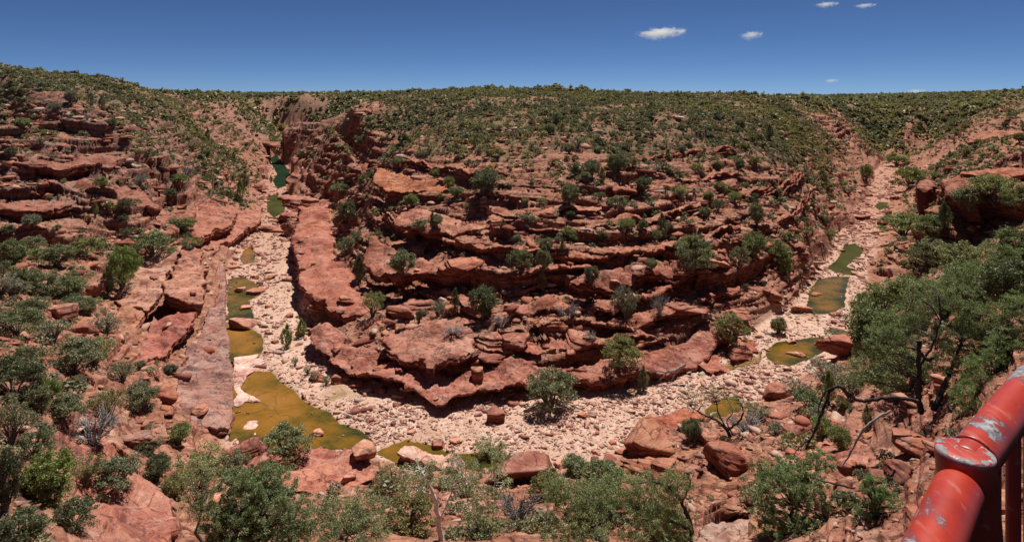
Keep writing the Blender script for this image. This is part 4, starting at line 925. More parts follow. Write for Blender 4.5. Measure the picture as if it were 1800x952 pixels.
kind('spread','spread',M_LEAF,4,nc=95,per=85,leaf=.024)
kind('tall','tall',M_LEAF,3,nc=80,per=70,leaf=.026)
kind('wispy','wispy',M_LEAF,3,nc=90,per=42,leaf=.022,stems=24)
kind('dead','wispy',M_TWIG,2,dead=True,nc=26,per=5,leaf=.02,stems=26)
def shrub(px,py,w_,h_,kd,tint,lb,grp=None,xyz=None,cat='shrub'):
    x,y,z=xyz or hit(px,py);m=y/F;zz=float(gz(x,y))
    fol,st=KINDS_[kd][random.randrange(len(KINDS_[kd]))]
    e=empty('shrub',(x,y,zz-.1),random.uniform(0,6.28),(w_*m*1.08,w_*m*1.08,h_*m*1.12));tag(e,lb,cat,grp)
    for nm,me in(('foliage',fol),('stem',st)):
        o=bpy.data.objects.new(nm,me);COL.objects.link(o);o.parent=e;o.color=(*tint,1) if nm=='foliage' else (1,1,1,1)
    return e
DG=(.62,.68,.55);MG=(.98,1.0,.85);OG=(1.1,1.0,.62);LG=(1.25,1.3,.9);GG=(1.15,1.1,1.25);BG=(.95,1.3,.55);YG=(1.4,1.3,.6);WH=(1,1,1)
SH=[ # column, row of the foot, width, height, kind, tint, label
 (968,716,92,74,'spread',MG,'big grey green shrub hanging over the ledge at the river bend, brushing the gravel'),
 (1090,645,74,60,'spread',(1.2,1.15,.75),'yellowish green shrub on the layered ledge above the bend'),
 (1283,602,64,52,'spread',OG,'olive shrub at the right end of the red ledges'),
 (850,560,60,56,'dense',DG,'round very dark green shrub in the middle of the spur foot'),
 (706,532,56,42,'dense',MG,'dull green shrub above the dark red blocks, left on the spur foot'),
 (656,556,42,44,'wispy',LG,'pale olive shrub at the upper end of the flat slab, beside the tongue'),
 (800,540,20,32,'tall',DG,'narrow dark shrub just left of the round dark shrub'),
 (770,556,30,28,'wispy',GG,'grey half bare shrub left of the narrow dark shrub'),
 (737,567,16,20,'dense',DG,'tiny dark green shrub on the flat slab edge'),
 (1131,686,26,40,'tall',MG,'upright green shrub on the sand under the red ledge'),
 (504,610,28,38,'tall',BG,'bright green bush on the pale sand, left of a pair'),
 (530,592,24,30,'tall',(1.1,1.35,.6),'bright green bush on the pale sand, right of a pair'),
 (574,676,18,18,'wispy',MG,'small tuft on the sand below the bright pair'),
 (553,668,20,16,'wispy',GG,'small grey tuft on the sand near the brown pool'),
 (518,642,14,16,'wispy',GG,'small grey tuft above the brown pool'),
 (540,658,14,16,'wispy',MG,'thin green tuft in the middle of the sand'),
 (956,510,38,38,'tall',MG,'green shrub in the centre ledges under the black hollow'),
 (959,448,28,30,'dense',MG,'round green shrub high in the centre ledges'),
 (1040,528,30,38,'dense',DG,'dark green shrub right of the centre of the spur'),
 (915,474,44,42,'spread',(.8,.8,.65),'dark olive shrub on top of the thick middle bed'),
 (1100,562,52,60,'wispy',(.8,.8,.9),'tall grey green half bare shrub right of the orange and pale block'),
 (1160,558,36,40,'dead',WH,'grey leafless bush on the right foot of the spur'),
 (1216,506,78,72,'spread',MG,'large loose green tree like shrub on the right shoulder of the spur'),
 (1225,450,50,40,'spread',DG,'dark shrub above the large loose one on the right shoulder'),
 (1325,462,54,50,'dense',(.95,1.05,.7),'green shrub at the top of the block slope near the right arm'),
 (1362,456,44,40,'spread',(1.1,1.2,.75),'light green shrub touching its darker neighbour near the right arm'),
 (1382,486,26,40,'tall',BG,'upright bright green shrub above the red cracked block'),
 (740,448,32,20,'spread',MG,'low green shrub on the lip of the thick middle bed'),
 (760,402,18,26,'tall',DG,'small upright dark shrub on the pale topped bed'),
 (767,402,28,24,'dense',MG,'small green shrub beside the upright dark one'),
 (852,344,64,46,'dense',(.7,.72,.62),'wide dark shrub on the shelf high in the middle of the spur'),
 (1001,360,38,36,'dense',MG,'mid green shrub below the heath edge'),
 (790,336,28,26,'dense',(1,1.05,.6),'bright rounded shrub on the orange topped bed'),
 (632,496,30,46,'tall',DG,'dark upright tree in the gully behind the tongue'),
 (608,445,34,30,'spread',MG,'green shrub in the gully above the tongue'),
 (612,385,34,34,'spread',DG,'dark shrub at the head of the gully'),
 (600,345,38,26,'spread',MG,'green shrub above the head of the gully'),
 (626,430,22,26,'wispy',GG,'grey green shrub midway along the gully'),
 (1145,475,24,22,'dense',MG,'small shrub under the right shoulder hollow'),
 (1130,420,20,22,'dense',MG,'small green shrub on the right upper beds'),
 (1130,340,34,28,'dense',DG,'dark shrub beside the orange rock patch high on the spur'),
 (1085,310,44,40,'dense',DG,'dark shrub at the lower edge of the heath right of centre'),
 (1040,312,36,36,'spread',(.7,.75,.6),'dark bush at the heath edge in the centre'),
 (700,300,26,24,'dense',MG,'green bush above the orange topped bed'),
 (818,456,26,16,'wispy',MG,'thin shrub on the middle bed'),
 (795,586,46,12,'dead',WH,'grey dead twigs lying on top of the flat slab'),
 (1000,560,44,26,'dead',WH,'grey dead bush behind the orange and pale block'),
 (880,580,30,26,'dead',WH,'small grey dead bush right of the round dark shrub'),
 (1040,610,32,24,'dead',WH,'small grey dead bush on the row of blocks'),
 (1195,352,34,24,'wispy',(.9,1.1,.6),'bright leafed shrub by the dark notch on the right upper spur'),
 (1445,330,30,30,'tall',MG,'green shrub above the right arm, among pale rubble'),
 (1330,400,34,40,'dense',MG,'shrub on the right flank of the spur'),
 (1300,470,34,36,'spread',MG,'loose shrub on the right flank over the blocks'),
 (1523,318,22,30,'dense',(1.1,1.2,.7),'small light green tree standing in the far right arm'),
 (1577,292,40,26,'spread',(1.0,1.15,.6),'bright tree by the pale sand patch far up the right arm'),
 (1600,330,44,44,'spread',(1.0,1.15,.6),'light green tree left of the rock pillar'),
 (1590,415,74,46,'spread',(1.05,1.2,.7),'wide light green tree below the pillar, at the edge of the right arm'),
 (1660,408,30,46,'tall',DG,'dark tree in the shade under the overhanging outcrop'),
 (1640,470,70,56,'spread',MG,'round topped tree on the slope below the outcrop'),
 (1605,540,86,60,'spread',(1.05,1.15,.75),'broad feathery tree on the slope right of the squarish pool'),
 (1560,560,90,70,'spread',(1,1.15,.7),'pale feathery tree leaning over the right arm'),
 (1705,415,60,44,'dense',MG,'shrub on the near ridge below the outcrop'),
 (1750,400,90,60,'spread',(1.15,1.15,.75),'large pale green shrub on the near ridge right'),
 (1790,380,60,50,'spread',(1,1.05,.7),'shrub at the right edge on the near ridge'),
 (1710,540,120,80,'dense',(.85,1.0,.65),'massive green tree crown right of the snag, above the railing'),
 (1775,545,100,90,'dense',(.7,.8,.6),'dark green tree crown at the right edge above the railing'),
 (1545,640,110,110,'dense',(.85,1.0,.7),'thick green tree left of the black trunk'),
 (1600,690,90,80,'spread',(1.0,1.1,.75),'pale feathery shrub under the black trunk'),
 (1455,675,70,44,'wispy',GG,'grey green twiggy shrub on the near bank right'),
 (1400,700,50,36,'wispy',GG,'grey twiggy shrub left of the dead branch'),
 (1478,790,50,40,'dense',(.9,.95,.5),'olive shrub under the dead branch'),
 (1215,775,40,40,'dense',DG,'dark shrub at the left foot of the small gnarled tree'),
 (1310,760,70,36,'dead',WH,'grey dead brush under the small gnarled tree'),
 (1335,740,44,30,'wispy',MG,'olive shrub right of the small gnarled tree'),
 (215,505,56,80,'spread',BG,'bright green willowy tree left of the large pale slabs'),
 (268,450,72,46,'spread',(.9,1,.7),'green tree behind the large pale slab'),
 (320,410,50,30,'dense',(1,1.05,.7),'green shrub by the bulging ledge'),
 (335,440,40,24,'wispy',OG,'olive shrub between bulging ledge and pale slabs'),
 (422,362,22,40,'tall',BG,'bright narrow tree on the rock of the left bank'),
 (430,330,24,30,'tall',MG,'green tree on the left bank up the arm'),
 (90,700,34,34,'dense',BG,'bright green rounded bush on the left foreground slope'),
 (80,880,96,86,'dense',(1.0,1.15,.5),'big bright green rounded bush in the bottom left'),
 (25,700,90,90,'spread',DG,'dark tree at the left edge'),
 (20,780,70,80,'wispy',MG,'loose tree at the left edge below the dark one'),
 (45,660,70,60,'spread',MG,'grey green tree above the bright rounded bush'),
 (10,900,60,110,'dense',(.45,.5,.45),'very dark tree in the bottom left corner'),
 (205,860,90,60,'spread',(.9,.95,.8),'grey green bush on the smooth striped slab'),
 (165,780,100,56,'dead',WH,'tangled grey dead bush above the smooth striped slab'),
 (190,735,60,56,'wispy',OG,'olive feathery bush left of the grey dead one'),
 (130,650,90,60,'spread',MG,'green bush just above the rock rib'),
 (165,640,70,50,'wispy',(1.2,1.15,.7),'pale olive feathery bush at the end of the rock rib'),
 (60,560,60,44,'spread',MG,'green bush on the slope above the rib'),
 (120,530,60,44,'dense',(.85,.95,.65),'green bush left of the dull pink block'),
 (40,510,56,44,'spread',(.8,.85,.65),'dark green bush below the left wall'),
 (100,470,56,40,'dense',MG,'mid green bush below the left wall'),
 (150,450,50,36,'spread',(1,1.1,.65),'light green bush at the foot of the left wall'),
 (60,440,40,28,'spread',MG,'low green bush at the foot of the left wall'),
 (185,590,50,40,'wispy',GG,'grey green bush left of the yellowish slab'),
 (500,800,92,58,'spread',(1,1.05,.75),'grey green shrub standing before the brown pool'),
 (350,860,90,70,'wispy',(1.3,1.35,.85),'pale feathery shrub at the left of the near bank'),
 (1010,835,56,32,'dense',(.8,.9,.6),'dark olive shrub on the near bank under the gravel'),
 (860,800,60,26,'wispy',(.9,.95,.5),'olive shrub at the edge of the green channel'),
 (690,870,70,50,'wispy',OG,'olive shrub on the near bank before the whitish slab'),
 (910,925,76,70,'dead',(1,1,1),'large grey leafless bush on the near bank'),
 (1050,910,100,70,'spread',(.9,1,.65),'green shrub left part of the near thicket'),
 (1340,845,50,40,'wispy',OG,'yellow olive bush right of the rounded boulder'),

 (488,268,44,28,'spread',MG,'green bush closing the head of the far green pool'),
 (30,585,70,50,'spread',(.8,.88,.7),'dark green bush at the left edge above the rib'),
 (95,600,60,40,'wispy',MG,'loose green bush lying over the start of the rib'),
 (110,740,70,54,'spread',MG,'grey green bush below the rounded bright bush'),
 (150,850,60,50,'wispy',OG,'olive bush between the big bright bush and the striped slab'),
 (60,800,60,50,'spread',(.7,.78,.6),'dark bush above the big bright green bush'),
 (130,930,70,60,'spread',(.6,.68,.5),'dark green bush at the bottom edge, left'),
 (30,970,90,80,'dense',(.6,.66,.5),'dark rounded bush cut by the bottom edge at the far left'),
 (215,670,50,40,'wispy',MG,'feathery bush below the tilted dark red slab'),
 (240,700,40,34,'spread',GG,'grey bush left of the orange boulder'),
 (80,520,60,50,'spread',MG,'light bush low on the slope under the left wall'),
 (20,470,60,50,'dense',(.8,.88,.62),'dark round bush at the left edge under the wall'),
 (410,840,60,50,'wispy',MG,'loose bush below the rounded red blocks'),
 (720,930,90,70,'spread',OG,'olive bush left of the white trunk'),
 (850,950,90,60,'wispy',(1,1.05,.7),'pale bush right of the white trunk'),
 (960,880,60,50,'spread',OG,'olive green bush at the left of the near thicket'),
 (1060,860,80,46,'dense',(.9,1,.65),'rounded bush on top of the near thicket'),
 (1160,960,110,80,'spread',(.85,.95,.65),'dark green bush at the foot of the crooked trunk'),
 (1420,720,56,40,'spread',(.8,.9,.65),'dark bush under the arching dead limb'),
 (1495,700,60,50,'wispy',MG,'feathery green bush behind the arching limb'),
 (1470,600,40,24,'wispy',MG,'loose green bush on the right shore of the olive pool'),
 (1560,700,80,60,'spread',(1,1.1,.75),'light green bush behind the black trunks'),
 (1530,560,60,50,'spread',(.95,1.05,.7),'rounded green tree right of the squarish pool'),
 (1640,420,60,40,'spread',(1,1.1,.7),'light green tree at the foot of the pillar'),
 (1690,480,90,60,'spread',(1.1,1.15,.8),'pale green tree top on the near ridge'),
 (1660,560,80,60,'dense',(.9,1,.68),'green tree top behind the hooked limb'),
 (1790,460,80,60,'dense',(.85,.95,.65),'green tree top at the right edge'),
]
for i,t in enumerate(SH):
    if len(t)==7: shrub(*t);placed.append((t[0],t[1]-t[3]/2,max(t[2],t[3])/2))
print('traced shrubs',round(time.time()-T0,1))
# further single shrubs
SREG=[((0,420,180,420),'on the left canyon wall','shrubs on the left canyon wall'),((0,260,420,600),'on the slope under the left wall','shrubs under the left wall'),((640,1000,200,330),'at the lower edge of the heath left of centre','shrubs at the heath edge'),((1000,1330,200,340),'at the lower edge of the heath right of centre','shrubs at the heath edge right'),
      ((660,1180,330,520),'on the middle ledges of the spur','shrubs on the middle ledges'),((1180,1480,230,500),'on the right flank of the spur','shrubs on the right flank'),((1560,1800,200,420),'on the right canyon slope','shrubs on the right canyon slope'),((1540,1800,420,640),'on the near ridge at the right','shrubs on the near ridge'),
      ((0,330,600,900),'on the left foreground slope','shrubs on the left foreground slope'),((380,640,190,340),'on the banks of the far left arm','shrubs by the far left arm'),((1350,1560,560,800),'on the right near bank','shrubs on the right near bank')]
CN=[(DG,'dark green'),(MG,'grey green'),(OG,'olive'),((1.1,1.2,.7),'light green'),(GG,'greyish')]
KN=[('dense','dense'),('spread','spreading'),('tall','upright'),('wispy','wispy'),('dead','leafless')]
r=np.random.default_rng(9);cnt=0
for k_ in range(205):
    ri=[0,0,1,2,3,4,4,5,5,6,6,7,8,9,3,5,10,0][k_%18];(x0,x1,y0,y1),where,grp=SREG[ri]
    for _ in range(25):
        px,py=r.uniform(x0,x1),r.uniform(y0,y1);x,y,z=hit(px,py)
        v=float(table(TV,np.array([x/y]),np.log(np.array([y])))[0])
        if y>330 or r.uniform()>v+.15 or in_any_pool(np.array([x]),np.array([y]),.5)[0] or in_slab(np.array([x]),np.array([y]),.3)[0]: continue
        if any(abs(px-a)<c*.8+6 and abs(py-b)<c*.8+6 for a,b,c in placed): continue
        break
    else: continue
    ci=r.choice(5,p=[.3,.3,.15,.17,.08]);ki=r.choice(5,p=[.36,.30,.12,.14,.08]);t,cn=CN[ci];kd,kn=KN[ki]
    W_=r.uniform(1.3,3.6)*(.75 if y<60 else 1)*(1.15 if y>150 else 1);m=F/y;hh=W_*r.uniform(.65,.95)*(1.5 if kd=='tall' else 1)
    if kd=='tall': W_*=.7
    sz='large' if W_>2.7 else 'small' if W_<1.8 else 'medium'
    shrub(px,py,W_*m,hh*m,kd,t,f'{sz} {cn if kd!="dead" else "grey"} {kn} shrub {where}',grp+f', {sz} {cn if kd!="dead" else "grey"} {kn}',xyz=(x,y,z))
    placed.append((px,py-hh*m/2,W_*m/2));cnt+=1
print('shrubs',cnt,round(time.time()-T0,1))
# massed scrub and heath (past counting)
def lowproto(seed,nq,size,flat=.8):
    r=np.random.default_rng(seed);g=r.normal(size=(nq,3));g/=np.linalg.norm(g,axis=1)[:,None];g[:,2]=np.abs(g[:,2])*1.1-.15
    nb=max(3,nq//14);cb=r.normal(size=(nb,3));cb/=np.linalg.norm(cb,axis=1)[:,None];cb[:,2]=np.abs(cb[:,2]);cb*=(.30,.30,.32);ci=r.integers(0,nb,nq)
    p=cb[ci]+g*r.uniform(.10,.24,nq)[:,None]+(0,0,.22)
    a=r.normal(size=(nq,3));a/=np.linalg.norm(a,axis=1)[:,None];b=np.cross(a,r.normal(size=(nq,3)));b/=np.linalg.norm(b,axis=1)[:,None]
    s=size*r.uniform(.6,1.3,nq)[:,None]
    v=np.stack([p-a*s*.7,p+b*s*.45,p+a*s*.7,p-b*s*.45],1).reshape(-1,3);v[:,2]=np.maximum(v[:,2],-.05)*flat*1.3
    return v,np.arange(nq*4,dtype=np.int32).reshape(nq,4),np.repeat(np.clip(.5*r.uniform(0,1,nb)[ci]+r.uniform(0,.5,nq),0,1),4)
LODS=[(25,115,[lowproto(i,230,.10) for i in range(6)]),(115,190,[lowproto(20+i,100,.15) for i in range(6)]),(190,380,[lowproto(40+i,36,.26) for i in range(6)]),(380,1600,[lowproto(60+i,12,.5) for i in range(6)])]
N=1500000;uu=rng.uniform(-.95,.95,N);ll=rng.uniform(math.log(26),math.log(1500),N);dd_=np.exp(ll)
vv=table(TV,uu,ll);area=dd_**2*(1.9*(math.log(1500)-math.log(26)))/N
X=uu*dd_;Y=dd_
clump=np.clip(.62+1.2*fbm(X/11,Y/11,700,3),.28,1.6)
dens=np.where(vv>.75,.85*sstep(.7,.92,vv)+.15,.27*vv**1.15)*clump*np.where(Y>170,(170/Y)**.9,1)
g_=lambda a,b:table(TZ,a/b,np.log(b))
slp=np.hypot((g_(X+1.5,Y)-g_(X-1.5,Y))/3,(g_(X,Y+1.5)-g_(X,Y-1.5))/3)
dens=dens*np.clip(1+2.*np.maximum(slp-.15,0),1,2.3)
ok=rng.uniform(size=N)<dens*area
ok&=pip_sd(X,Y,RIVW)>1.5
X=X[ok];Y=Y[ok];vv=vv[ok];Z=gz(X,Y)
# nothing on steep risers, slabs or out of the sight of the valley
e=.6;sl=np.abs(gz(X,Y+e)-gz(X,Y-e))/(2*e);k=(sl<2.0)&~in_slab(X,Y,.2);X,Y,Z,vv=X[k],Y[k],Z[k],vv[k]
print('scrub count',len(X))
for li,(a,b,pr) in enumerate(LODS):
    k=(Y>=a)&(Y<b);n=k.sum()
    W_=rng.uniform(.6,1.0,n)*rng.uniform(.9,2.6,n)*np.where(vv[k]>.75,.88,1.15)*(1,1,1.1,1.9)[li]*np.where(rng.uniform(size=n)<.09,1.8,1)*np.where(rng.uniform(size=n)<.35,.6,1)*(.8 if li==0 else 1)
    S3=W_[:,None]*np.c_[np.ones(n),np.ones(n),rng.uniform(.6,1.0,n)]
    sp=np.clip(.5+.9*fbm(X[k]/25,Y[k]/25,710,3)+rng.normal(0,.22,n),0,1)
    v,f,ra=merge_inst(pr,np.c_[X[k],Y[k],Z[k]-.05],S3,rng.uniform(0,6.28,n),sp)
    nm,lb=[('low_scrub','low scattered scrub and tufts on the near slopes and ledges'),('scrub','scattered grey green scrub on the middle slopes of the gorge'),('heath','dense olive heath covering the top of the hill'),('far_bushland','dark low bushland covering the distant plateau')][li]
    o=mesh_from(nm,v,f,mat=M_HEATH,attrs={'rnd':ra});tag(o,lb,'scrub' if li<2 else 'heath',kind='stuff')
    print(nm,n,len(f))

# ------------------------------------------------------------------ foreground trees
def tree(px,d,crowns,trunk,mat,lb,per=60,leaf=.06,tint=MG,cat='tree',name='tree',grp=None,seed=0,density=1.,elong=1.7,clumpr=(.16,.34)):
    """crowns: list of (column,row,width,height,depth shift) in the photograph; trunk: list of branches, each a list of (column,row,depth shift,radius)"""
    r=np.random.default_rng(4000+seed)
    zb=float(gz(U(px)*d,d));base=np.array([U(px)*d,d,zb])
    def wp(a,b,dd=0): q=d+dd;return np.array([U(a)*q,q,H-(b-YH)/F*q])-base
    tint=tuple(1.25*q for q in tint)
    e=empty(name,base);tag(e,lb,cat,grp)
    cs=[];rs=[]
    for (a,b,w_,h_,dd) in crowns:
        c=wp(a,b,dd);m=(d+dd)/F;W_=w_*m/2;Hh=h_*m/2
        n=max(10,int(W_*Hh*62*density))
        g=r.normal(size=(n,3));g/=np.linalg.norm(g,axis=1)[:,None];rr=r.uniform(.15,1,n)**.55
        cs.append(c+g*rr[:,None]*(W_,W_*.8,Hh));rs.append(np.stack([r.uniform(*clumpr,n)]*3,1)*(1,1,.85))
    if cs:
        cs=np.vstack(cs);rs=np.vstack(rs);v,f,a=leaves(cs,rs*.85,int(per*1.1),leaf*.82,r,elong,.4,.35)
        o=mesh_from('crown',v,f,mat=M_LEAF,attrs={'rnd':a},parent=e);o.color=(*tint,1)
    tb=[];tips=[]
    if trunk:
        for br in trunk:
            pts=np.array([wp(a,b,dd) for a,b,dd,_ in br]);rad=np.array([q[3] for q in br])
            # smooth the polyline a little and roughen it
            t=np.linspace(0,len(pts)-1,len(pts)*5);P_=np.stack([np.interp(t,range(len(pts)),pts[:,i]) for i in range(3)],1);R_=np.interp(t,range(len(pts)),rad)
            for _ in range(3): P_[1:-1]=(P_[:-2]+2*P_[1:-1]+P_[2:])/4
            P_[1:-1]+=r.normal(0,.25,(len(P_)-2,3))*R_[1:-1,None];tb.append(tube(P_,R_*r.uniform(.9,1.1,len(R_)),8));tips.append(P_)
    else:
        top=cs.mean(0);pts=wig((0,0,-.3),top*(.8,.8,.75),r,6,.10);tb.append(tube(pts,np.linspace(.16,.06,6),8));tips.append(pts)
    if len(cs):
        allp=np.vstack(tips)
        for c in cs[r.permutation(len(cs))[:min(len(cs),70)]]:
            dlt=np.linalg.norm(allp-c,axis=1)+np.maximum(allp[:,2]-c[2],0)*1.5;q=allp[dlt.argmin()]
            tb.append(tube(wig(q,c,r,5,.10),np.linspace(.035,.008,5),4))
    v,f=join(tb);mesh_from('trunk',v,f,mat=mat,parent=e)
    return e
DGc=(.62,.85,.6)
tree(450,34,[(425,870,130,110,0),(470,850,110,80,1),(400,930,110,100,-1),(490,915,120,110,-.5),(450,960,180,80,-1)],None,M_TWIG,'bushy dark green cypress like tree at the bottom, left of centre',per=85,leaf=.06,tint=(.82,.98,.72),seed=1,density=1.35,clumpr=(.14,.30))
tree(610,35,[(580,905,110,70,0),(640,890,90,60,1),(600,945,160,60,-1),(650,930,80,70,0)],None,M_TWIG,'olive grey leafy tree at the bottom, between the dark tree and the white trunk',per=60,leaf=.055,tint=(1.0,1.1,.85),seed=2,density=1.0)
tree(350,37,[(350,830,70,60,1),(340,880,60,70,0),(365,905,60,60,0)],None,M_TWIG,'loose grey tree left of the dark green one',per=36,leaf=.05,tint=(1.1,1.15,.8),seed=3,density=.8)
tree(782,38,[(740,825,80,40,0),(800,830,110,50,0),(860,850,80,60,0),(830,890,60,40,0),(880,800,60,26,1),(720,860,60,36,0)],
     [[(785,985,0,.2),(777,952,0,.18),(770,905,0,.16),(762,870,0,.12),(752,845,0,.07),(738,825,0,.03)],[(763,872,0,.07),(740,862,0,.04),(722,855,0,.02)],[(774,910,0,.06),(786,885,0,.05),(792,868,0,.04),(815,842,0,.02)],[(810,900,0,.03),(835,880,.3,.03),(870,850,.5,.015)]],M_WHITE,
     'slender white trunked gum tree with sparse leaves at the bottom centre',per=34,leaf=.06,tint=(1.25,1.35,1.15),seed=4,density=.75,elong=2.6)
tree(1130,37,[(1010,880,100,70,0),(1080,860,110,60,1),(1140,870,110,80,0),(1190,850,70,60,0),(1100,920,140,70,-1),(1000,930,110,60,-1),(1180,915,90,70,0),(980,860,60,50,0)],
     [[(1215,975,0,.16),(1216,925,0,.14),(1200,880,0,.10),(1175,855,0,.08),(1150,845,0,.05),(1110,850,0,.03)],[(1200,880,0,.07),(1215,850,0,.05),(1208,830,0,.03)],[(1216,930,0,.10),(1185,918,0,.08),(1150,905,0,.05),(1080,900,0,.03)]],M_BARK,
     'wide green thicket tree with a crooked dark trunk at the bottom, right of centre',per=70,leaf=.055,tint=(.88,1.0,.68),seed=5,density=1.1)
tree(1390,37,[(1370,850,90,70,0),(1420,860,90,90,0),(1350,900,70,80,0),(1400,930,130,60,-1),(1440,810,60,40,1),(1390,820,70,40,1)],None,M_BARK,'fresh green pine like tree at the bottom right, above the lower edge',per=80,leaf=.055,tint=(.85,1.1,.78),seed=6,density=1.3,clumpr=(.13,.27))
tree(1538,33,[(1535,860,50,60,0),(1555,885,60,60,0),(1520,900,50,50,0),(1545,920,80,40,0)],None,M_BARK,'small fresh green pine like tree left of the railing',per=80,leaf=.05,tint=(.75,1.1,.7),seed=7,density=1.6,clumpr=(.12,.24))
tree(1270,60,[(1225,700,70,40,0),(1270,690,70,36,1),(1300,715,60,34,0),(1250,735,60,26,0)],
     [[(1285,770,0,.17),(1275,750,0,.15),(1255,735,0,.10),(1235,728,0,.08),(1215,715,0,.04)],[(1280,755,0,.12),(1300,740,0,.10),(1308,722,0,.07),(1300,705,0,.04)],[(1275,750,0,.08),(1262,725,0,.06),(1258,700,0,.03)],[(1290,765,0,.08),(1275,740,1,.06),(1290,725,1,.04),(1278,700,1,.02)]],M_BARK,
     'small gnarled dark tree with thin feathery leaves in front of the shaded pool',per=26,leaf=.06,tint=(1.1,1.1,.9),seed=8,density=.55)
tree(1618,42,[(1650,520,120,70,3),(1690,600,90,80,2),(1600,560,80,60,3),(1720,560,90,80,2),(1660,640,60,50,1),(1560,600,90,70,2),(1530,650,90,70,2)],
     [[(1618,725,0,.21),(1614,690,0,.19),(1616,650,0,.16),(1614,610,0,.13),(1618,600,0,.10)],[(1614,600,0,.11),(1617,620,-.2,.11),(1632,635,-.2,.10),(1642,628,-.2,.06)],[(1616,645,0,.10),(1640,605,0,.07),(1655,560,.5,.06),(1650,520,1,.04)],[(1640,720,0,.20),(1660,680,.5,.17),(1672,650,1,.12),(1690,600,1.5,.07)],[(1655,570,.5,.05),(1640,540,.8,.04),(1610,520,1,.02)]],M_BARK,
     'tall tree with twin black trunks and hooked broken limb, right foreground',per=60,leaf=.06,tint=(.8,.98,.68),seed=9,density=1.0)
tree(1740,38,[(1730,660,90,90,1),(1770,620,90,90,1),(1700,700,70,60,0),(1790,560,80,100,2),(1710,745,70,50,0)],None,M_BARK,'leafy green tree just behind the red railing',per=75,leaf=.055,tint=(.8,1.02,.62),seed=10,density=1.25)
tree(1775,52,[(1720,490,110,70,0),(1780,500,90,100,0),(1760,450,80,50,1)],None,M_BARK,'big dark green tree at the right edge above the railing tree',per=65,leaf=.07,tint=(.75,.92,.6),seed=11,density=.9)
# dead snag lying out from the foot of the black trunks
def snag(px,d,br,lb,name,seed):
    e=tree(px,d,[],br,M_DEAD if seed%2 else M_BARK,lb,cat='dead branch',name=name,seed=seed)
    return e
o=tree(1612,40,[],[[(1614,705,0,.13),(1590,700,0,.12),(1560,698,0,.12),(1530,703,0,.12),(1510,705,0,.11),(1490,690,0,.10),(1478,678,0,.10),(1462,680,0,.09),(1450,710,0,.09),(1438,745,0,.085),(1428,765,0,.07),(1416,788,0,.05)],[(1465,680,0,.05),(1450,688,0,.05),(1438,715,0,.035),(1440,735,0,.02)],[(1428,768,0,.05),(1405,785,0,.035),(1395,798,0,.02)],[(1438,748,0,.03),(1400,765,0,.02),(1375,775,0,.012)]],M_BARK,'long arching dead limb sweeping left from the black trunk',cat='dead branch',name='dead_branch',seed=21)
o=tree(1575,37,[],[[(1565,722,0,.07),(1540,735,0,.07),(1520,750,0,.07),(1505,775,0,.06),(1490,805,0,.05),(1478,820,0,.03)]],M_DEAD,'thin grey dead branch curving down under the arching limb',cat='dead branch',name='dead_branch',seed=22)
o=tree(1180,79,[],[[(1205,641,0,.20),(1190,650,0,.16),(1170,655,0,.13),(1150,650,0,.07)],[(1180,655,0,.08),(1165,642,0,.06),(1152,640,0,.03)],[(1190,650,0,.08),(1182,665,0,.06),(1178,675,0,.03)],[(1172,655,0,.07),(1160,668,0,.05),(1150,672,0,.02)]],M_DEAD,'bleached driftwood lying on the gravel below the layered ledge',cat='driftwood',name='driftwood',seed=23)
o=tree(1460,36,[],[[(1500,858,0,.05),(1470,850,0,.05),(1445,845,0,.04),(1425,838,0,.03)]],M_BARK,'thin dark branch lying by the fresh green tree',cat='dead branch',name='dead_branch',seed=24)

# ------------------------------------------------------------------ painted railing at the lookout
def rail_pt(px,py,d): return np.array([U(px)*d,d,H-(py-YH)/F*d])
ZR=H-.5554
def at_h(px,py): d=(H-ZR)*F/(py-YH);return np.array([U(px)*d,d,ZR])
J=at_h(1696,824);A_=at_h(1806,684);B_=at_h(1643,945)
A2=J+(A_-J)*4.0;B2=J+(B_-J)*3.2
e=empty('railing',(J[0],J[1],ZR-1.05));tag(e,'red painted tubular steel railing with chipped paint at the lookout','railing')
off=np.array([J[0],J[1],ZR-1.05])
def part(nm,v,f,mat=M_PAINT,parent=e,smooth=True,o0=off):
    return mesh_from(nm,v-o0,f,mat=mat,parent=parent,smooth=smooth)
def cyl(p,q,r_,n=2,sides=40,cap=True,round_=0):
    p=np.array(p,float);q=np.array(q,float);L=np.linalg.norm(q-p);t=(q-p)/L
    ps=[p];rs=[r_]
    if round_: # rounded closed end at p
        ps=[p+t*round_*(1-math.cos(a)) for a in np.linspace(0,math.pi/2,6)];rs=[max(r_-round_+round_*math.sin(a),1e-4) for a in np.linspace(0,math.pi/2,6)]
        ps.insert(0,p);rs.insert(0,1e-4)
    for k_ in np.linspace(0.02,1,14): ps.append(p+(q-p)*k_);rs.append(r_)
    v,f=tube(np.array(ps)+1e-7,rs,sides);
    return v,f
R_=.0315
dA=(A2-J)/np.linalg.norm(A2-J);dB=(B2-J)/np.linalg.norm(B2-J)
part('top_rail',*cyl(J+dA*.002,A2,R_,round_=.006));part('top_rail',*cyl(J+dB*.045-np.array([0,0,.012]),B2-np.array([0,0,.012]),R_,round_=.008))
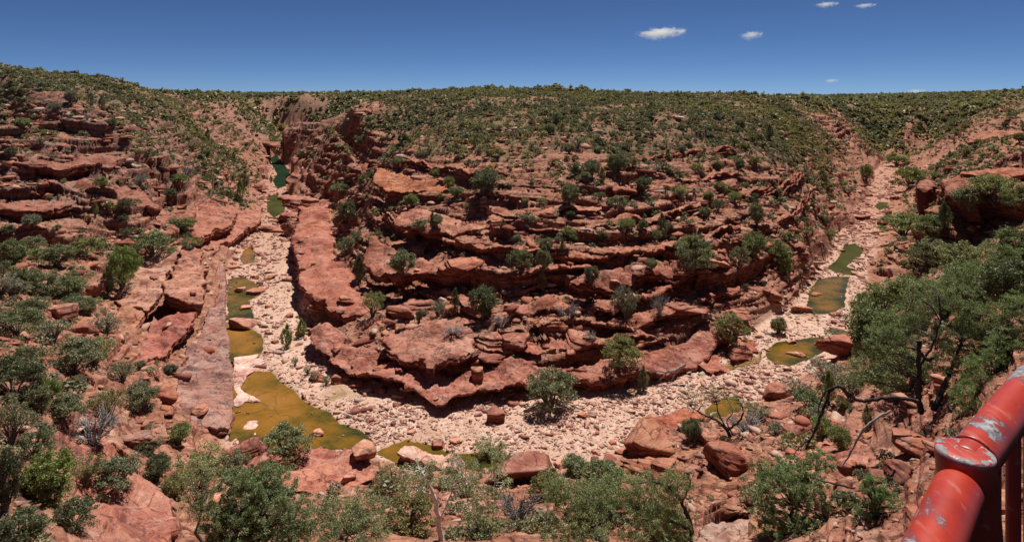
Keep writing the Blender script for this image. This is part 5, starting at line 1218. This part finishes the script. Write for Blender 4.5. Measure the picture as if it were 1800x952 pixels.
# corner cap on its post, leaning slightly
pd=np.array([.12,.03,-1.]);pd/=np.linalg.norm(pd)
capc=J+np.array([0,0,.014])
pth=[capc+np.array([0,0,.0150]),capc+np.array([0,0,.0149]),capc+np.array([0,0,.0146]),capc+np.array([0,0,.0125]),capc+np.array([0,0,.008]),capc+pd*.03,capc+pd*.1,capc+pd*1.2]
v,f=tube(np.array([p+np.array([1e-6*i,0,-2e-6*i]) for i,p in enumerate(pth)]),[1e-4,.020,.0345,.0378,.0385,.0385,.0375,.035],48)
part('post',v,f,M_PCAP)
a=capc+np.array([.0,0,0])
# weld bead where the upper rail meets the cap
ang=np.linspace(0,2*math.pi,40);u_=np.cross(dA,[0,0,1]);w_=np.cross(dA,u_)
ring=[J+dA*.041+R_*(math.cos(t)*u_+math.sin(t)*w_) for t in ang];part('weld',*tube(ring,[.0035]*40,8))
# balusters and the lower rail
lowz=ZR-.98
v,f=cyl(J+dA*.02-np.array([0,0,.9]),A2-np.array([0,0,.9]),.016,sides=16);part('lower_rail',v,f)
for k_ in range(5):
    p=J+dA*(.155+.135*k_);v,f=cyl(p-np.array([0,0,.03]),p-np.array([0,0,.9]),.0115,sides=20);part('baluster',v,f)
p=A2-dA*.06;v,f=cyl(p,p-np.array([0,0,1.1]),.03,sides=24);part('post',v,f)

# ------------------------------------------------------------------ small clouds far away
def cloud_mat():
    k=NT('thin_white_cloud');tc=k.n('ShaderNodeTexCoord')
    o=tc.outputs['Object'];ln=k.n('ShaderNodeVectorMath',operation='LENGTH')
    k.l(o,ln.inputs[0]);n=k.noise(k.mapping(o,(2.2,2.2,1.3)),1.0,6,.65)
    dens=k.math('SUBTRACT',k.math('ADD',k.math('SUBTRACT',1.0,ln.outputs['Value']),k.math('MULTIPLY',n,2.6)),1.72)
    v=k.n('ShaderNodeVolumePrincipled');v.inputs['Color'].default_value=(1,1,1,1);v.inputs['Anisotropy'].default_value=0
    k.l(k.math('MULTIPLY',k.math('MAXIMUM',dens,0),.07),v.inputs['Density']);k.l(v.outputs[0],k.out.inputs['Volume']);return k.m
M_CL=cloud_mat()
for px,py,w_,h_,lb in[(1160,58,92,24,'largest white cloud, flat and elongated, right of centre'),(1320,62,42,18,'small faint cloud right of the largest one'),(1461,142,26,9,'tiny cloud low over the right plateau'),(1452,8,44,12,'faint wisp of cloud at the top edge'),(1610,160,34,8,'thin cloud touching the right skyline'),(1520,10,40,10,'faintest wisp near the top edge, right of another')]:
    d=3200.;v,f=I4;c=(U(px)*d,d,H-(py-YH)/F*d);m=d/F
    o=mesh_from('cloud',v,f,mat=M_CL);o.location=c;o.scale=(w_*m*.62,w_*m*.4,h_*m*.62);tag(o,lb,'cloud')

# ------------------------------------------------------------------ camera, light, sky
cam=bpy.data.objects.new('camera',bpy.data.cameras.new('camera'));COL.objects.link(cam);SC.camera=cam
cam.location=(0,0,H);cam.rotation_euler=(math.pi/2,0,0);cam.data.clip_start=.05;cam.data.clip_end=30000
cam.data.sensor_width=36;cam.data.lens=36*F/1800;cam.data.shift_y=-(476-YH)/1800
EL=math.radians(64);AZ=math.radians(22)
w=bpy.data.worlds.new('World');SC.world=w;w.use_nodes=True;nt=w.node_tree;bg=nt.nodes['Background']
sky=nt.nodes.new('ShaderNodeTexSky');sky.sky_type='NISHITA';sky.sun_disc=False;sky.sun_elevation=EL;sky.sun_rotation=AZ
sky.altitude=3000;sky.air_density=.5;sky.dust_density=0;sky.ozone_density=10
nt.links.new(sky.outputs[0],bg.inputs[0]);bg.inputs[1].default_value=.06
s=bpy.data.objects.new('sun',bpy.data.lights.new('sun','SUN'));COL.objects.link(s);s.data.energy=5.0;s.data.angle=math.radians(.53);s.data.color=(1,.965,.91)
s.rotation_euler=Vector((math.sin(AZ)*math.cos(EL),math.cos(AZ)*math.cos(EL),math.sin(EL))).to_track_quat('Z','Y').to_euler()
s.location=(0,0,120)
vs=SC.view_settings;vs.view_transform='Standard';vs.look='None';vs.gamma=1;vs.exposure=.22;vs.use_curve_mapping=False
SC.cycles.max_bounces=5;SC.cycles.diffuse_bounces=3;SC.cycles.glossy_bounces=2;SC.cycles.transmission_bounces=3;SC.cycles.volume_bounces=5;SC.cycles.transparent_max_bounces=6
SC.cycles.use_denoising=True
print('done',round(time.time()-T0,1))
